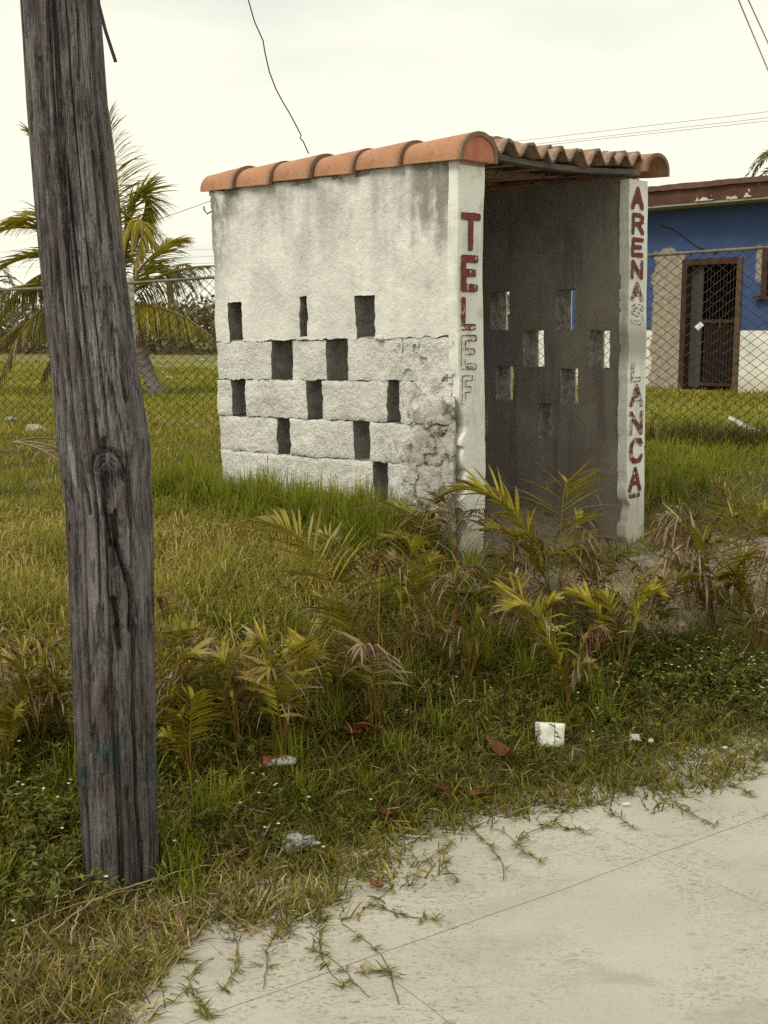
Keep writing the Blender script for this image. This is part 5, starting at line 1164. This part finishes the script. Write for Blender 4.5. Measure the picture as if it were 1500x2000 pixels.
dry_leaf('dead_leaf', 985, 1490, .15, .022, .7, M_BROWN, 'long curled brown husk just left of the foam block', R(-62), 1, .03, R(25))
dry_leaf('dead_leaf', 735, 1740, .062, .013, .5, M_BROWN, 'small orange brown leaf at the grass edge on the road', R(-50), 2, .012)
dry_leaf('dead_leaf', 866, 1556, .055, .014, .5, M_REDLEAF, 'small reddish leaf in the grass left of the tan leaf', R(-10), 3)
dry_leaf('dead_leaf', 928, 1567, .045, .016, .4, M_BROWN, 'tan leaf at the edge of the sand', R(40), 4)
dry_leaf('dead_leaf', 757, 1606, .065, .016, .6, M_REDLEAF, 'dark reddish leaf sunk in the grass right of the grey stone', R(-35), 5)
dry_leaf('dead_leaf', 1112, 1452, .04, .014, .5, M_BROWN, 'brown leaf touching the right side of the foam block', R(60), 6)
dry_leaf('dead_leaf', 1250, 1384, .05, .016, .5, M_BROWN, 'brown leaf among the flowering weeds', R(70), 7)
dry_leaf('dead_leaf', 1150, 1275, .14, .035, .4, M_BROWN, 'large brown leaf base under the palms right of centre', R(5), 8, .05)
for k, (dx, dy, rz) in enumerate(((0, 0, 20), (22, 6, -30), (-16, 10, 70), (8, -10, 100))):
    dry_leaf('dead_leaf', 703 + dx, 1445 + dy, .085, .03, .5, M_REDLEAF, ('widest', 'right hand', 'left hand', 'rear')[k] + ' leaf of the rust red clump under the tall arching palm', R(rz), 30 + k, .035, R(15 * (k - 1)))
# crushed drink can
a = np.linspace(0, 2 * math.pi, 18, endpoint=False); prof = [(-.055, .018), (-.052, .026), (-.04, .028), (-.01, .024), (.01, .026), (.04, .028), (.05, .025), (.055, .020)]
V = np.array([(xx, math.cos(t) * r * (1.15), math.sin(t) * r * (.62 + .12 * math.sin(xx * 90))) for xx, r in prof for t in a]); n = 18
F = np.array([[i * n + j, i * n + (j + 1) % n, (i + 1) * n + (j + 1) % n, (i + 1) * n + j] for i in range(len(prof) - 1) for j in range(n)])
o = place(mk('drink_can', V, [F, np.array([list(range(n))[::-1], [(len(prof) - 1) * n + k for k in range(n)]])], M_CAN), 545, 1496, .018, R(8)); tag(o, 'crushed red and silver drink can in the grass', 'can')
V, F = tube([(-.012, 0, 0), (.012, 0, 0)], .0042, 8); o = place(mk('cigarette_butt', V, F, M_PAPER), 1222, 1575, .008, R(12)); tag(o, 'white cigarette butt on the grass runners at the road edge', 'cigarette butt')
V, F = sheet(-.03, .03, -.012, .012, .003, step=.006, disp=.004, jit=.002, seed=150, nscale=40); o = place(mk('wrapper', V, F, M_BPAPER), 1076, 1250, .05, R(-40), R(-50)); tag(o, 'pale blue and white wrapper caught below the palm fronds', 'wrapper')
q_ = at_z(1455, 850, .6)
V, F = sheet(-.16, .16, -.035, .035, .02, step=.03, disp=.004, jit=.006, seed=151); o = mk('board', V, F, M_POST); o.location = (q_[0], q_[1], float(ground_z(np.array(q_[0]), np.array(q_[1]))) + .1); o.rotation_euler = (R(-70), R(25), R(-20)); tag(o, 'pale piece of board lying in the yard grass behind the fence', 'board')
q_ = at_y(1366, 637, 9.25)
V, F = sheet(-.02, .02, -.03, .03, .004, step=.008, disp=.006, jit=.003, seed=152, nscale=30); fx, fy = FP + FD * fence_uz(1366, 637)[0] - FN * .02
o = mk('plastic_scrap', V, F, M_PAPER); o.location = (fx, fy, fence_uz(1366, 637)[1]); o.rotation_euler = (0, R(45), math.atan2(FD[1], FD[0])); tag(o, 'white plastic scrap caught in the fence in front of the door', 'litter')
# dry fallen frond at the left
b = on_ground(25, 885); e = empty('fallen_frond', tuple(b)); tag(e, 'bleached fallen palm frond lying in the grass left of the pole', 'fallen frond')
for k, (tx, ty) in enumerate(((150, 905), (140, 878), (130, 925))):
    tip = on_ground(tx, ty) - b; cv = bez([(0, 0, .08), tip * .5 + [0, 0, .14], tip + [0, 0, .05]], 12)
    V, F = tube(cv, np.linspace(.009, .004, 12), 5); mk('stalk', V, F, M_STRAW, e, cols=np.tile([.26, .20, .12], (len(V), 1)))
    frond(cv, .3, 8, .22, .012, .9, .006, (.36, .29, .17), (.36, .3, .2), (.36, .28, .16), .9, rr2).build('leaflets', M_FROND, e)
